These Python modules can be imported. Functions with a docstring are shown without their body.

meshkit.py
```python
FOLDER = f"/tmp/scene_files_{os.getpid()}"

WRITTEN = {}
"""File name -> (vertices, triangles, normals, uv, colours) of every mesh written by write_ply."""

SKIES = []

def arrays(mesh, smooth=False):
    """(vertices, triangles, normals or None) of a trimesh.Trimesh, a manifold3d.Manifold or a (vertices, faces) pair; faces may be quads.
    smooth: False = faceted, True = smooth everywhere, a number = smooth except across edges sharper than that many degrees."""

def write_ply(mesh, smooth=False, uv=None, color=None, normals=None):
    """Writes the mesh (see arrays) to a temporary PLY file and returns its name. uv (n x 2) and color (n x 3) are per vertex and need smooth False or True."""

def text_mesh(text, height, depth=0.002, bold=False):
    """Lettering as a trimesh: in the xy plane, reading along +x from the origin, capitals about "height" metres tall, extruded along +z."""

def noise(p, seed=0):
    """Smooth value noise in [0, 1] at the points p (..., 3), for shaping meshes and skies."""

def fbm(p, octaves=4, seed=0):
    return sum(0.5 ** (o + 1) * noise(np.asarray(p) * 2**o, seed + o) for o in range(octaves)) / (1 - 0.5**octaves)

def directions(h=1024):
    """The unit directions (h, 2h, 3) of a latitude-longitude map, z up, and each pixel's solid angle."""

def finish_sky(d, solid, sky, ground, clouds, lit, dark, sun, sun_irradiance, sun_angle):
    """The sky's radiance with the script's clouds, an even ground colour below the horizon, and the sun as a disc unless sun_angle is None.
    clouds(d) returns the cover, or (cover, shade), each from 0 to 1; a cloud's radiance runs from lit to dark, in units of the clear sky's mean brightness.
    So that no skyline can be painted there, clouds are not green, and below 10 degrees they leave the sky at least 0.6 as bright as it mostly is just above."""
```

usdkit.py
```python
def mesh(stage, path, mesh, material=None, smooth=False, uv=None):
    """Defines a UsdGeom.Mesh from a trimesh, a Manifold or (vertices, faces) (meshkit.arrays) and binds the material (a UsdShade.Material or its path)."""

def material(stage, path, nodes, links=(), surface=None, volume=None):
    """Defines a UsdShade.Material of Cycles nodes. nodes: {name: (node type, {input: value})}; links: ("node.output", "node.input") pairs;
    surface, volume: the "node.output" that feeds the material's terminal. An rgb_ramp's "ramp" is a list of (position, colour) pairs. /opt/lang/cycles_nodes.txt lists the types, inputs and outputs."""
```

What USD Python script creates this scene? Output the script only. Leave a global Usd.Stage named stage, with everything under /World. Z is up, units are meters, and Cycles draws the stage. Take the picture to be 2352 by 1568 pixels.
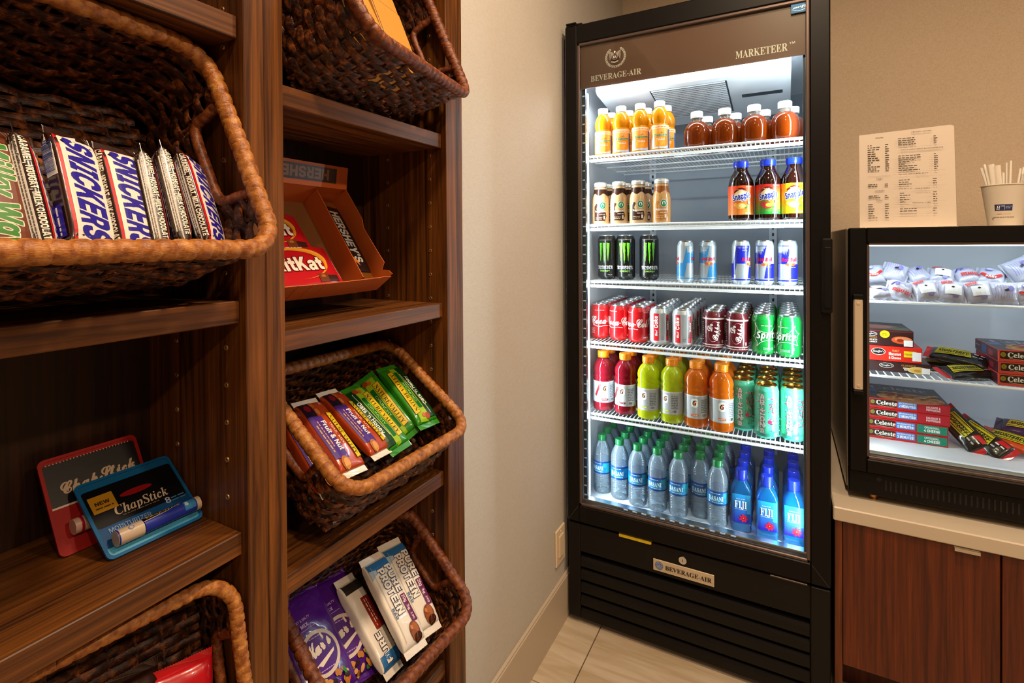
import math, random, glob
import numpy as np, trimesh, shapely
import shapely.geometry as sg, shapely.affinity as sa
from PIL import Image, ImageDraw, ImageFont
from pxr import Usd, UsdGeom, UsdLux, UsdShade, Sdf, Gf, Vt
import usdkit, meshkit

stage = Usd.Stage.CreateInMemory()
UsdGeom.SetStageUpAxis(stage, UsdGeom.Tokens.z)
UsdGeom.SetStageMetersPerUnit(stage, 1.0)
UsdGeom.Xform.Define(stage, '/World')
UsdGeom.Scope.Define(stage, '/World/Looks')
random.seed(7)
rng = np.random.default_rng(7)
PI = math.pi

# ---------------------------------------------------------------- camera
EYE = (0.0, 0.0, 1.27782)
YAW, PITCH, ROLL = -0.491598, -0.007978, 0.006376
FWD = np.array([math.sin(YAW) * math.cos(PITCH), math.cos(YAW) * math.cos(PITCH), math.sin(PITCH)])
RGT = np.array([math.cos(YAW), -math.sin(YAW), 0.0])
DWN = np.cross(FWD, RGT)
RGT, DWN = math.cos(ROLL) * RGT + math.sin(ROLL) * DWN, -math.sin(ROLL) * RGT + math.cos(ROLL) * DWN
cam = UsdGeom.Camera.Define(stage, '/World/camera')
cam.AddTransformOp().Set(Gf.Matrix4d(*[float(a) for a in (*RGT, 0, *(-DWN), 0, *(-FWD), 0, *EYE, 1)]))
cam.CreateHorizontalApertureAttr(36.0)
cam.CreateVerticalApertureAttr(24.0)
cam.CreateFocalLengthAttr(17.9084)
cam.CreateVerticalApertureOffsetAttr(-3.3197)
cam.CreateClippingRangeAttr(Gf.Vec2f(0.02, 50))
cam.CreateExposureAttr(0.0)

# ---------------------------------------------------------------- light
def light(kind, name, loc, aim, power, color, **size):
    """A lamp at loc shining towards aim."""
    L = getattr(UsdLux, kind).Define(stage, '/World/' + name)
    d = np.array(aim, float) - np.array(loc, float); d /= np.linalg.norm(d)
    up = np.array([0, 0, 1.0]) if abs(d[2]) < 0.95 else np.array([0, 1.0, 0])
    r = np.cross(d, up); r /= np.linalg.norm(r); u = np.cross(r, d)
    L.AddTransformOp().Set(Gf.Matrix4d(*[float(a) for a in (*r, 0, *u, 0, *(-d), 0, *loc, 1)]))
    L.CreateIntensityAttr(power); L.CreateColorAttr(Gf.Vec3f(*color)); L.CreateNormalizeAttr(False)
    for k, v in size.items():
        getattr(L, f'Create{k}Attr')(v)
    return L
WARM, COOL = (1.0, 0.735, 0.50), (0.84, 0.93, 1.0)
CEIL = 2.60
DOWNLIGHTS = [(0.10, 0.92), (1.50, 0.92), (0.10, 0.15), (1.50, -0.30), (1.50, -1.70)]
DOWN_POWER = 330.0
for i, (lx, ly) in enumerate(DOWNLIGHTS):
    light('DiskLight', f'downlight_lamp_{i + 1:03d}', (lx, ly, CEIL - 0.012), (lx, ly, 0), DOWN_POWER, WARM, Radius=0.075)
FRIDGE_SIDE, FRIDGE_TOP, FREEZER_TOP, FREEZER_SIDE = 140.0, 70.0, 22.0, 60.0

# ---------------------------------------------------------------- helpers: colours, names, materials
def lin(h):
    if not isinstance(h, str): return tuple(h)
    h = h.lstrip('#'); c = [int(h[i:i + 2], 16) / 255 for i in (0, 2, 4)]
    return tuple(x / 12.92 if x < 0.04045 else ((x + 0.055) / 1.055) ** 2.4 for x in c)
M = {}
def mat(name, base='#808080', rough=0.5, metal=0.0, coat=0.0, spec=0.5, emit=None, power=0.0, bump=None, trans=0.0, **kw):
    p = dict(base_color=lin(base), roughness=rough, metallic=metal, coat_weight=coat, specular_ior_level=spec, **kw)
    if emit is not None: p.update(emission_color=lin(emit), emission_strength=power)
    if trans: p['transmission_weight'] = trans
    nodes, links = {'p': ('principled_bsdf', p)}, []
    if bump:
        nodes['tc'] = ('texture_coordinate', {}); nodes['n'] = ('noise_texture', {'scale': bump[0], 'detail': 3.0})
        nodes['b'] = ('bump', {'strength': bump[1], 'distance': bump[2]})
        links += [('tc.object', 'n.vector'), ('n.fac', 'b.height'), ('b.normal', 'p.normal')]
    M[name] = usdkit.material(stage, '/World/Looks/' + name, nodes, links, surface='p.BSDF')
    return M[name]
def wood(name, dark, light_, grain, rough=0.42, scale=1.0, spec=0.4):
    """Straight-grained veneer; grain is the axis along which it runs."""
    s = [70.0 * scale] * 3; s['xyz'.index(grain)] = 2.2 * scale
    s2 = [260.0 * scale] * 3; s2['xyz'.index(grain)] = 5.0 * scale
    mid = tuple((a + b) / 2 for a, b in zip(lin(dark), lin(light_)))
    M[name] = usdkit.material(stage, '/World/Looks/' + name, {
        'g': ('geometry', {}), 'm1': ('mapping', {'scale': s}), 'm2': ('mapping', {'scale': s2}),
        'n1': ('noise_texture', {'scale': 1.0, 'detail': 5.0, 'roughness': 0.6, 'distortion': 0.6}),
        'n2': ('noise_texture', {'scale': 1.0, 'detail': 2.0, 'roughness': 0.5}),
        'r1': ('rgb_ramp', {'ramp': [(0.0, lin(dark)), (0.36, lin(dark)), (0.52, mid), (0.68, lin(light_)), (1.0, lin(light_))]}),
        'r2': ('rgb_ramp', {'ramp': [(0.0, (0.62, 0.6, 0.58)), (0.42, (0.8, 0.79, 0.78)), (0.6, (1, 1, 1)), (1.0, (1, 1, 1))]}),
        'mx': ('mix', {'mix_type': 'multiply', 'fac': 1.0}),
        'b': ('bump', {'strength': 0.12, 'distance': 0.0006}),
        'p': ('principled_bsdf', {'roughness': rough, 'specular_ior_level': spec})},
        [('g.position', 'm1.vector'), ('g.position', 'm2.vector'), ('m1.vector', 'n1.vector'), ('m2.vector', 'n2.vector'), ('n1.fac', 'r1.fac'), ('n2.fac', 'r2.fac'),
         ('r1.color', 'mx.color1'), ('r2.color', 'mx.color2'), ('mx.color', 'p.base_color'), ('n2.fac', 'b.height'), ('b.normal', 'p.normal')], surface='p.BSDF')
    return M[name]
def print_mat(name, rough=0.35, coat=0.0, metal=0.0, spec=0.5):
    """Flat print: the colours are the label's own, carried by its mesh as the primvar tint."""
    M[name] = usdkit.material(stage, '/World/Looks/' + name, {'a': ('attribute', {'attribute': 'tint'}),
        'p': ('principled_bsdf', {'roughness': rough, 'coat_weight': coat, 'metallic': metal, 'specular_ior_level': spec})},
        [('a.color', 'p.base_color')], surface='p.BSDF')
def clear_mat(name, tint, gloss_rough=0.03, ior=1.45, body=0.0, body_color='#ffffff'):
    """Thin clear plastic or pane: see-through with a fresnel sheen; body mixes in some milky diffuse."""
    nodes = {'t': ('transparent_bsdf', {'color': lin(tint)}), 'g': ('glossy_bsdf', {'color': (1, 1, 1), 'roughness': gloss_rough}), 'f': ('fresnel', {'IOR': ior}), 'm': ('mix_closure', {})}
    links = [('f.fac', 'm.fac'), ('g.BSDF', 'm.closure2')]
    if body:
        nodes['d'] = ('diffuse_bsdf', {'color': lin(body_color)}); nodes['m2'] = ('mix_closure', {'fac': body})
        links += [('t.BSDF', 'm2.closure1'), ('d.BSDF', 'm2.closure2'), ('m2.closure', 'm.closure1')]
    else:
        links.append(('t.BSDF', 'm.closure1'))
    M[name] = usdkit.material(stage, '/World/Looks/' + name, nodes, links, surface='m.closure')
def juice_mat(name, col, glow=0.45, ior=1.4):
    """A full bottle of coloured drink: light scatters through it, the plastic shines."""
    M[name] = usdkit.material(stage, '/World/Looks/' + name, {
        'd': ('diffuse_bsdf', {'color': lin(col)}), 't': ('translucent_bsdf', {'color': lin(col)}), 'm': ('mix_closure', {'fac': glow}),
        'g': ('glossy_bsdf', {'color': (1, 1, 1), 'roughness': 0.07}), 'f': ('fresnel', {'IOR': ior}), 'o': ('mix_closure', {})},
        [('d.BSDF', 'm.closure1'), ('t.BSDF', 'm.closure2'), ('f.fac', 'o.fac'), ('m.closure', 'o.closure1'), ('g.BSDF', 'o.closure2')], surface='o.closure')

_used = {}
def path_for(parent, name):
    k = (parent, name); n = _used.get(k, 0); _used[k] = n + 1
    return f'{parent}/{name}' if n == 0 else f'{parent}/{name}_{n:03d}'
def tag(prim, label=None, category=None, group=None, kind=None):
    for k, v in (('label', label), ('category', category), ('group', group), ('kind', kind)):
        if v: prim.SetCustomDataByKey(k, v)
    return prim
def mat4(loc=(0, 0, 0), R=None):
    R = np.eye(3) if R is None else np.asarray(R, float)   # columns are the local axes
    return Gf.Matrix4d(*[float(a) for a in (*R[:, 0], 0, *R[:, 1], 0, *R[:, 2], 0, *loc, 1)])
def rz(a):
    c, s = math.cos(a), math.sin(a); return np.array([[c, -s, 0], [s, c, 0], [0, 0, 1.0]])
def rx(a):
    c, s = math.cos(a), math.sin(a); return np.array([[1.0, 0, 0], [0, c, -s], [0, s, c]])
def ry(a):
    c, s = math.cos(a), math.sin(a); return np.array([[c, 0, s], [0, 1.0, 0], [-s, 0, c]])
def thing(name, label, category, loc=(0, 0, 0), R=None, group=None, kind=None):
    x = UsdGeom.Xform.Define(stage, path_for('/World', name)); x.AddTransformOp().Set(mat4(loc, R))
    tag(x.GetPrim(), label, category, group, kind)
    return str(x.GetPath())
def dup(src, label, loc, R=None, group=None, category=None):
    """Another of the same kind: its own Xform under /World with the first one's parts."""
    was = stage.GetPrimAtPath(src)
    x = UsdGeom.Xform.Define(stage, path_for('/World', src.split('/')[-1].rstrip('0123456789').rstrip('_')))
    x.GetPrim().GetReferences().AddInternalReference(src)
    x.ClearXformOpOrder(); x.AddTransformOp().Set(mat4(loc, R))
    tag(x.GetPrim(), label, category or was.GetCustomDataByKey('category'), group or was.GetCustomDataByKey('group'))
    x.GetPrim().SetInstanceable(True)
    return str(x.GetPath())
def obj(name, mesh, material, parent='/World', smooth=False, label=None, category=None, group=None, kind=None):
    p = path_for(parent, name)
    if isinstance(mesh, Printed):
        v, f, n, c = mesh
        m = UsdGeom.Mesh.Define(stage, p)
        m.CreatePointsAttr(Vt.Vec3fArray.FromNumpy(v.astype(np.float32)))
        m.CreateFaceVertexCountsAttr(Vt.IntArray.FromNumpy(np.full(len(f), 3, np.int32)))
        m.CreateFaceVertexIndicesAttr(Vt.IntArray.FromNumpy(f.astype(np.int32).ravel()))
        m.CreateSubdivisionSchemeAttr('none')
        if n is not None:
            m.CreateNormalsAttr(Vt.Vec3fArray.FromNumpy(n.astype(np.float32))); m.SetNormalsInterpolation('vertex')
        UsdGeom.PrimvarsAPI(m).CreatePrimvar('tint', Sdf.ValueTypeNames.Color3fArray, 'vertex').Set(Vt.Vec3fArray.FromNumpy(c.astype(np.float32)))
        UsdShade.MaterialBindingAPI.Apply(m.GetPrim()).Bind(M[material])
    else:
        m = usdkit.mesh(stage, p, mesh, M[material], smooth=smooth)
    tag(m.GetPrim(), label, category, group, kind)
    return p

# ---------------------------------------------------------------- helpers: shapes
def cat(*ms):
    out, fs, n = [], [], 0
    for m in ms:
        v, f = (m.vertices, m.faces) if hasattr(m, 'vertices') else m
        v, f = np.asarray(v, float), np.asarray(f, int)
        if f.shape[1] == 4: f = np.vstack([f[:, [0, 1, 2]], f[:, [0, 2, 3]]])
        out.append(v); fs.append(f + n); n += len(v)
    return np.vstack(out), np.vstack(fs)
def move(m, loc=(0, 0, 0), R=None):
    v, f = (m.vertices, m.faces) if hasattr(m, 'vertices') else m
    v = np.asarray(v, float)
    if R is not None: v = v @ np.asarray(R).T
    return v + np.asarray(loc, float), f
def box(x0, y0, z0, x1, y1, z1, c=0.0):
    """A box between two corners; c chamfers every edge."""
    x0, x1 = sorted((x0, x1)); y0, y1 = sorted((y0, y1)); z0, z1 = sorted((z0, z1))
    if not c:
        v = np.array([[x, y, z] for x in (x0, x1) for y in (y0, y1) for z in (z0, z1)], float)
        return v, np.array([[0, 1, 3], [0, 3, 2], [4, 6, 7], [4, 7, 5], [0, 4, 5], [0, 5, 1], [2, 3, 7], [2, 7, 6], [0, 2, 6], [0, 6, 4], [1, 5, 7], [1, 7, 3]])
    c = min(c, (x1 - x0) * 0.45, (y1 - y0) * 0.45, (z1 - z0) * 0.45)
    P = []
    for x, sx in ((x0, 1), (x1, -1)):
        for y, sy in ((y0, 1), (y1, -1)):
            for z, sz in ((z0, 1), (z1, -1)):
                P += [(x + sx * c, y + sy * c, z), (x + sx * c, y, z + sz * c), (x, y + sy * c, z + sz * c)]
    h = trimesh.convex.convex_hull(np.array(P))
    return np.array(h.vertices), np.array(h.faces)
def lathe(prof, n=32):
    """Profile of (radius, height) from bottom to top; zero radii close it."""
    prof = np.array(prof, float); a = np.arange(n) * 2 * PI / n
    v = np.stack([np.outer(prof[:, 0], np.cos(a)), np.outer(prof[:, 0], np.sin(a)), np.repeat(prof[:, 1:2], n, 1)], -1).reshape(-1, 3)
    i, j = np.meshgrid(np.arange(len(prof) - 1), np.arange(n), indexing='ij'); k = (j + 1) % n
    q = np.stack([i * n + j, i * n + k, (i + 1) * n + k, (i + 1) * n + j], -1).reshape(-1, 4)
    return v, np.vstack([q[:, [0, 1, 2]], q[:, [0, 2, 3]]])
def tube(path, r, n=8, closed=False, flat=None, up=(0, 0, 1)):
    """A tube along path; r a number or one per point; flat=(a, b) makes an oval a wide (across) and b thick (along up-ish)."""
    P = np.asarray(path, float); N = len(P)
    T = (np.roll(P, -1, 0) - np.roll(P, 1, 0)) if closed else np.gradient(P, axis=0)
    T /= np.maximum(np.linalg.norm(T, axis=1, keepdims=True), 1e-12)
    u = np.asarray(up, float); U = u[None] - (T @ u)[:, None] * T if u.ndim == 1 else u - np.sum(u * T, 1, keepdims=True) * T
    bad = np.linalg.norm(U, axis=1) < 0.05
    if bad.any():
        alt = np.array([0.7, 0.7, 0.1]); U[bad] = alt - (T[bad] @ alt)[:, None] * T[bad]
    U /= np.linalg.norm(U, axis=1, keepdims=True); S = np.cross(T, U)
    a = np.arange(n) * 2 * PI / n; R = np.broadcast_to(np.asarray(r, float), (N,))
    fa, fb = flat or (1.0, 1.0)
    V = P[:, None] + R[:, None, None] * (fa * np.cos(a)[None, :, None] * S[:, None] + fb * np.sin(a)[None, :, None] * U[:, None])
    V = V.reshape(-1, 3); m = N if closed else N - 1
    i, j = np.meshgrid(np.arange(m), np.arange(n), indexing='ij'); i2, k = (i + 1) % N, (j + 1) % n
    q = np.stack([i * n + j, i * n + k, i2 * n + k, i2 * n + j], -1).reshape(-1, 4)
    F = np.vstack([q[:, [0, 1, 2]], q[:, [0, 2, 3]]])
    if not closed:
        V = np.vstack([V, P[:1], P[-1:]]); e = N * n
        for k0 in range(n):
            F = np.vstack([F, [[e, (k0 + 1) % n, k0], [e + 1, (N - 1) * n + k0, (N - 1) * n + (k0 + 1) % n]]])
    return V, F
def rod(a, b, r, n=8):
    return tube([a, b], r, n)
def prism(poly, h, z0=0.0):
    ms = [trimesh.creation.extrude_polygon(g, h, engine='earcut') for g in getattr(poly, 'geoms', [poly]) if g.area > 1e-12]
    v, f = cat(*ms); v = v.copy(); v[:, 2] += z0
    return v, f
def rrect(x0, y0, x1, y1, r):
    return sg.box(x0 + r, y0 + r, x1 - r, y1 - r).buffer(r, quad_segs=5)
def ell(cx, cy, a, b, n=40):
    t = np.arange(n) * 2 * PI / n
    return sg.Polygon(np.stack([cx + a * np.cos(t), cy + b * np.sin(t)], 1))
def smooth_path(pts, n=10, closed=False):
    """Catmull-Rom through pts."""
    P = [np.array(p, float) for p in pts]
    P = [P[-1]] + P + P[:2] if closed else [2 * P[0] - P[1]] + P + [2 * P[-1] - P[-2]]
    out = []
    for i in range(1, len(P) - 2):
        for t in np.arange(n) / n:
            a, b, c, d = P[i - 1:i + 3]
            out.append(0.5 * (2 * b + (c - a) * t + (2 * a - 5 * b + 4 * c - d) * t * t + (3 * b - a - 3 * c + d) * t ** 3))
    if not closed: out.append(P[-2])
    return np.array(out)

# ---------------------------------------------------------------- helpers: lettering and print
_F = {}
INTER = glob.glob('/opt/blender-*/*/datafiles/fonts/Inter.woff2')[0]
MATHF = INTER.replace('Inter.woff2', 'NotoSansMath-Regular.woff2')
MAPS = {'serif': (0x1D400, 0x1D41A, 0x1D7CE), 'serifi': (0x1D468, 0x1D482, 0x1D7CE), 'script': (0x1D4D0, 0x1D4EA, 0), 'sansi': (0x1D63C, 0x1D656, 0x1D7EC), 'sansb': (0x1D5D4, 0x1D5EE, 0x1D7EC), 'black': (0x1D56C, 0x1D586, 0)}
_G = {}
def glyphs(text, style='bold', fat=0.0):
    """Outline of a word with capitals 1 tall, starting at x = 0 on the baseline."""
    key = (text, style, fat)
    if key in _G: return _G[key]
    fk = style if style in ('regular', 'bold', 'heavy') else 'math'
    if fk not in _F:
        _F[fk] = ImageFont.truetype(MATHF if fk == 'math' else INTER, 72)
        if fk != 'math': _F[fk].set_variation_by_axes([32, {'regular': 450, 'bold': 700, 'heavy': 900}[fk]])
    font, t = _F[fk], text
    if style in MAPS:
        up, lo, dg = MAPS[style]
        t = ''.join(chr(up + ord(c) - 65) if 'A' <= c <= 'Z' else chr(lo + ord(c) - 97) if 'a' <= c <= 'z' else chr(dg + ord(c) - 48) if c.isdigit() and dg else c for c in text)
    x0, y0, x1, y1 = font.getbbox(t, anchor='ls')
    im = Image.new('L', (x1 - x0 + 8, y1 - y0 + 8))
    ImageDraw.Draw(im).text((4 - x0, 4 - y0), t, 255, font, anchor='ls')
    on = np.pad(np.asarray(im) > 127, ((0, 0), (1, 1))).astype(np.int8)
    rows, st = np.nonzero(np.diff(on, axis=1) == 1); en = np.nonzero(np.diff(on, axis=1) == -1)[1]
    g = shapely.union_all(shapely.box(st, -rows - 1, en, -rows)).buffer(0.7 + fat * 52, quad_segs=3).buffer(-0.7, quad_segs=3).simplify(0.65)
    s = 1 / 52.0
    g = sa.affine_transform(g, [s, 0, 0, s, (-4) * s, (4 - y0) * s])
    _G[key] = g
    return g
class Printed(tuple): pass
class Print:
    """Flat print: coloured shapes laid over each other in millimetre-thin layers; x to the right, y up, metres."""
    def __init__(s, clip=None): s.items, s.clip = [], clip
    def add(s, g, col, lift=None):
        if s.clip is not None: g = g.intersection(s.clip)
        s.items.append((g, lin(col), len(s.items) if lift is None else lift)); return s
    def rect(s, x0, y0, x1, y1, col, r=0.0):
        return s.add(rrect(x0, y0, x1, y1, r) if r else sg.box(x0, y0, x1, y1), col)
    def ell(s, cx, cy, a, b, col): return s.add(ell(cx, cy, a, b), col)
    def line(s, pts, w, col, smooth=True):
        p = smooth_path([(*q, 0) for q in pts], 6)[:, :2] if smooth and len(pts) > 2 else pts
        return s.add(sg.LineString(p).buffer(w / 2, quad_segs=2), col)
    def poly(s, pts, col): return s.add(sg.Polygon(pts).buffer(0), col)
    def text(s, t, x, y, h, col, style='bold', w=None, rot=0, shear=0, align='l', fat=0.0, outline=None, ow=0.0):
        """(x, y): start (l), middle (c) or end (r) of the baseline; w: squeezes the word to that width; rot in degrees."""
        g = glyphs(t, style, fat); b = g.bounds
        sx = h if w is None else w / (b[2] - b[0])
        g = sa.affine_transform(g, [sx, 0, 0, h, 0, 0])
        if shear: g = sa.affine_transform(g, [1, shear, 0, 1, 0, 0])
        b = g.bounds; ox = {'l': -b[0], 'c': -(b[0] + b[2]) / 2, 'r': -b[2]}[align]
        g = sa.translate(g, ox, 0)
        if rot: g = sa.rotate(g, rot, origin=(0, 0))
        g = sa.translate(g, x, y)
        if outline: s.add(g.buffer(ow, quad_segs=2), outline)
        return s.add(g, col)
    def words(s, x0, x1, y, h, col, seed=0):
        """A line of print too small to read."""
        r = random.Random(seed); x = x0
        gs = []
        while x < x1 - h:
            w = min(h * r.uniform(1.6, 5.0), x1 - x)
            gs.append(sg.box(x, y, x + w, y + h)); x += w + h * 0.8
        return s.add(sg.MultiPolygon(gs), col) if gs else s
    def mesh(s, fmap, dx=None, dy=None, step=0.00010, base=0.00025, normal=None):
        V, F, C, N, n = [], [], [], [], 0
        for g, col, k in s.items:
            for piece in getattr(g, 'geoms', [g]):
                if piece.is_empty or piece.geom_type != 'Polygon' or piece.area < 1e-9: continue
                parts = [piece]
                for ax, d in ((0, dx), (1, dy)):
                    if not d: continue
                    new = []
                    for q in parts:
                        b = q.bounds; lo, hi = b[ax], b[ax + 2]
                        if hi - lo <= d * 1.05: new.append(q); continue
                        k0 = math.floor(lo / d)
                        while k0 * d < hi:
                            a0, a1 = k0 * d, (k0 + 1) * d
                            c = shapely.clip_by_rect(q, *((a0, b[1] - 1, a1, b[3] + 1) if ax == 0 else (b[0] - 1, a0, b[2] + 1, a1)))
                            new += [u for u in getattr(c, 'geoms', [c]) if u.geom_type == 'Polygon' and u.area > 1e-10]
                            k0 += 1
                    parts = new
                for q in parts:
                    try: v2, f2 = trimesh.creation.triangulate_polygon(q, engine='earcut')
                    except Exception: continue
                    if len(f2) == 0: continue
                    v2 = np.asarray(v2, float); off = base + k * step
                    v3 = fmap(v2[:, 0], v2[:, 1], off)
                    a, b_, c_ = v2[f2[:, 0]], v2[f2[:, 1]], v2[f2[:, 2]]
                    if ((b_[:, 0] - a[:, 0]) * (c_[:, 1] - a[:, 1]) - (b_[:, 1] - a[:, 1]) * (c_[:, 0] - a[:, 0])).sum() < 0: f2 = f2[:, ::-1]
                    V.append(v3); F.append(np.asarray(f2) + n); C.append(np.tile(col, (len(v3), 1))); n += len(v3)
                    if normal is not None: N.append(normal(v2[:, 0], v2[:, 1]))
        V, F, C, N = np.vstack(V), np.vstack(F), np.vstack(C), np.vstack(N) if normal is not None else None
        keep, inv = np.unique(F, return_inverse=True)       # only the corners that triangles use
        return Printed((V[keep], inv.reshape(F.shape), None if N is None else N[keep], C[keep]))
def on_plane(o=(0, 0, 0), ex=(1, 0, 0), ey=(0, 0, 1)):
    o, ex, ey = (np.asarray(q, float) for q in (o, ex, ey)); n = np.cross(ex, ey)
    return lambda x, y, off: o + np.outer(x, ex) + np.outer(y, ey) + off * n
def on_lathe(prof):
    """Wraps print round a lathed body; x runs round it, x = 0 faces -y; y is height."""
    pr = np.array(prof, float); o = np.argsort(pr[:, 1], kind='stable'); zz, rr = pr[o, 1], pr[o, 0]
    rm = rr.max()
    def f(x, y, off):
        r = np.interp(y, zz, rr) + off; a = np.asarray(x) / rm - PI / 2
        return np.stack([r * np.cos(a), r * np.sin(a), np.asarray(y)], -1)
    def nrm(x, y):
        a = np.asarray(x) / rm - PI / 2
        return np.stack([np.cos(a), np.sin(a), np.zeros_like(a)], -1)
    return f, nrm

# ================================================================ materials
def fabric(name, base, amount=0.10):
    """Woven wall covering: fine vertical and horizontal threads."""
    lo = tuple(x * (1 - amount) for x in lin(base)); hi = tuple(min(1, x * (1 + amount * 0.5)) for x in lin(base))
    M[name] = usdkit.material(stage, '/World/Looks/' + name, {
        'g': ('geometry', {}), 'm1': ('mapping', {'scale': (620, 620, 90)}), 'm2': ('mapping', {'scale': (80, 80, 620)}),
        'n1': ('noise_texture', {'scale': 1.0, 'detail': 2.0}), 'n2': ('noise_texture', {'scale': 1.0, 'detail': 2.0}),
        'a': ('math', {'math_type': 'add'}), 'h': ('math', {'math_type': 'multiply', 'value2': 0.5}),
        'r': ('rgb_ramp', {'ramp': [(0.0, lo), (0.38, lo), (0.6, hi), (1.0, hi)]}),
        'b': ('bump', {'strength': 0.25, 'distance': 0.0008}), 'p': ('principled_bsdf', {'roughness': 0.75, 'specular_ior_level': 0.25})},
        [('g.position', 'm1.vector'), ('g.position', 'm2.vector'), ('m1.vector', 'n1.vector'), ('m2.vector', 'n2.vector'), ('n1.fac', 'a.value1'), ('n2.fac', 'a.value2'),
         ('a.value', 'h.value1'), ('h.value', 'r.fac'), ('h.value', 'b.height'), ('b.normal', 'p.normal'), ('r.color', 'p.base_color')], surface='p.BSDF')
fabric('wall_cloth', '#c2bdb4', 0.07)
fabric('wall_cloth_back', '#ccb9a0', 0.11); fabric('wall_cloth_far', '#84694e', 0.12)
mat('ceiling_white', '#b3a899', 0.8, bump=(60, 0.15, 0.001))
mat('ceiling_bar', '#b9b0a2', 0.5)
mat('base_paint', '#bdae9a', 0.5)
mat('grout', '#5a4630', 0.9)
mat('recess_black', '#0a0706', 0.7)
def tile_mat(name, a, b):
    M[name] = usdkit.material(stage, '/World/Looks/' + name, {
        'g': ('geometry', {}), 'm': ('mapping', {'scale': (3.0, 26.0, 3.0), 'rotation': (0, 0, 0.05)}), 'n': ('noise_texture', {'scale': 1.0, 'detail': 5.0, 'roughness': 0.6, 'distortion': 0.8}),
        'r': ('rgb_ramp', {'ramp': [(0.0, lin(b)), (0.35, lin(b)), (0.62, lin(a)), (1.0, lin(a))]}), 'p': ('principled_bsdf', {'roughness': 0.32, 'specular_ior_level': 0.5})},
        [('g.position', 'm.vector'), ('m.vector', 'n.vector'), ('n.fac', 'r.fac'), ('r.color', 'p.base_color')], surface='p.BSDF')
tile_mat('tile_a', '#c9baa4', '#b5a286'); tile_mat('tile_b', '#cdbfa9', '#b9a78c')
WD, WL = '#3d1f0a', '#87511e'
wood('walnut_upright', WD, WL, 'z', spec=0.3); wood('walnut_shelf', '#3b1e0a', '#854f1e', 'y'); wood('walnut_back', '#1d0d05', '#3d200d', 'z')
wood('cabinet_wood', '#451a08', '#743413', 'z', rough=0.38); wood('cabinet_wood_side', '#4d230c', '#753c18', 'z', rough=0.38)
mat('laminate', '#c8bba6', 0.35, bump=(240, 0.03, 0.0004))
mat('pin_metal', '#b08a5a', 0.35, metal=0.6)
mat('fridge_black', '#0b0908', 0.42, spec=0.20, bump=(900, 0.05, 0.0002))
mat('fridge_black_matte', '#0b0908', 0.5, spec=0.2)
mat('louver_black', '#0e0b0a', 0.45, spec=0.25)
mat('trim_grey', '#5c4d47', 0.35, metal=0.4)
mat('liner_white', '#dfe6ee', 0.40, spec=0.45)
mat('liner_back', '#a3abb6', 0.45, spec=0.4)
mat('wire_white', '#eef1f4', 0.3, coat=0.3)
mat('spacer_grey', '#4d555e', 0.3, metal=0.7)
mat('chrome', '#d8d8d8', 0.18, metal=1.0)
mat('alu', '#c9ccd0', 0.25, metal=1.0)
mat('alu_side', '#cfc4b4', 0.32, metal=0.85)
mat('handle_plate', '#d6c4a8', 0.35, metal=0.25)
mat('brass_foot', '#c08a55', 0.3, metal=0.9)
mat('yellow_tag', '#e6c814', 0.4)
mat('header_brown', '#755548', 0.35)
mat('lamp_cover', '#f4f8ff', 0.4, emit='#e4efff', power=6.0)
mat('led_strip', '#f4f8ff', 0.4, emit='#dcebff', power=4.5)
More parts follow.
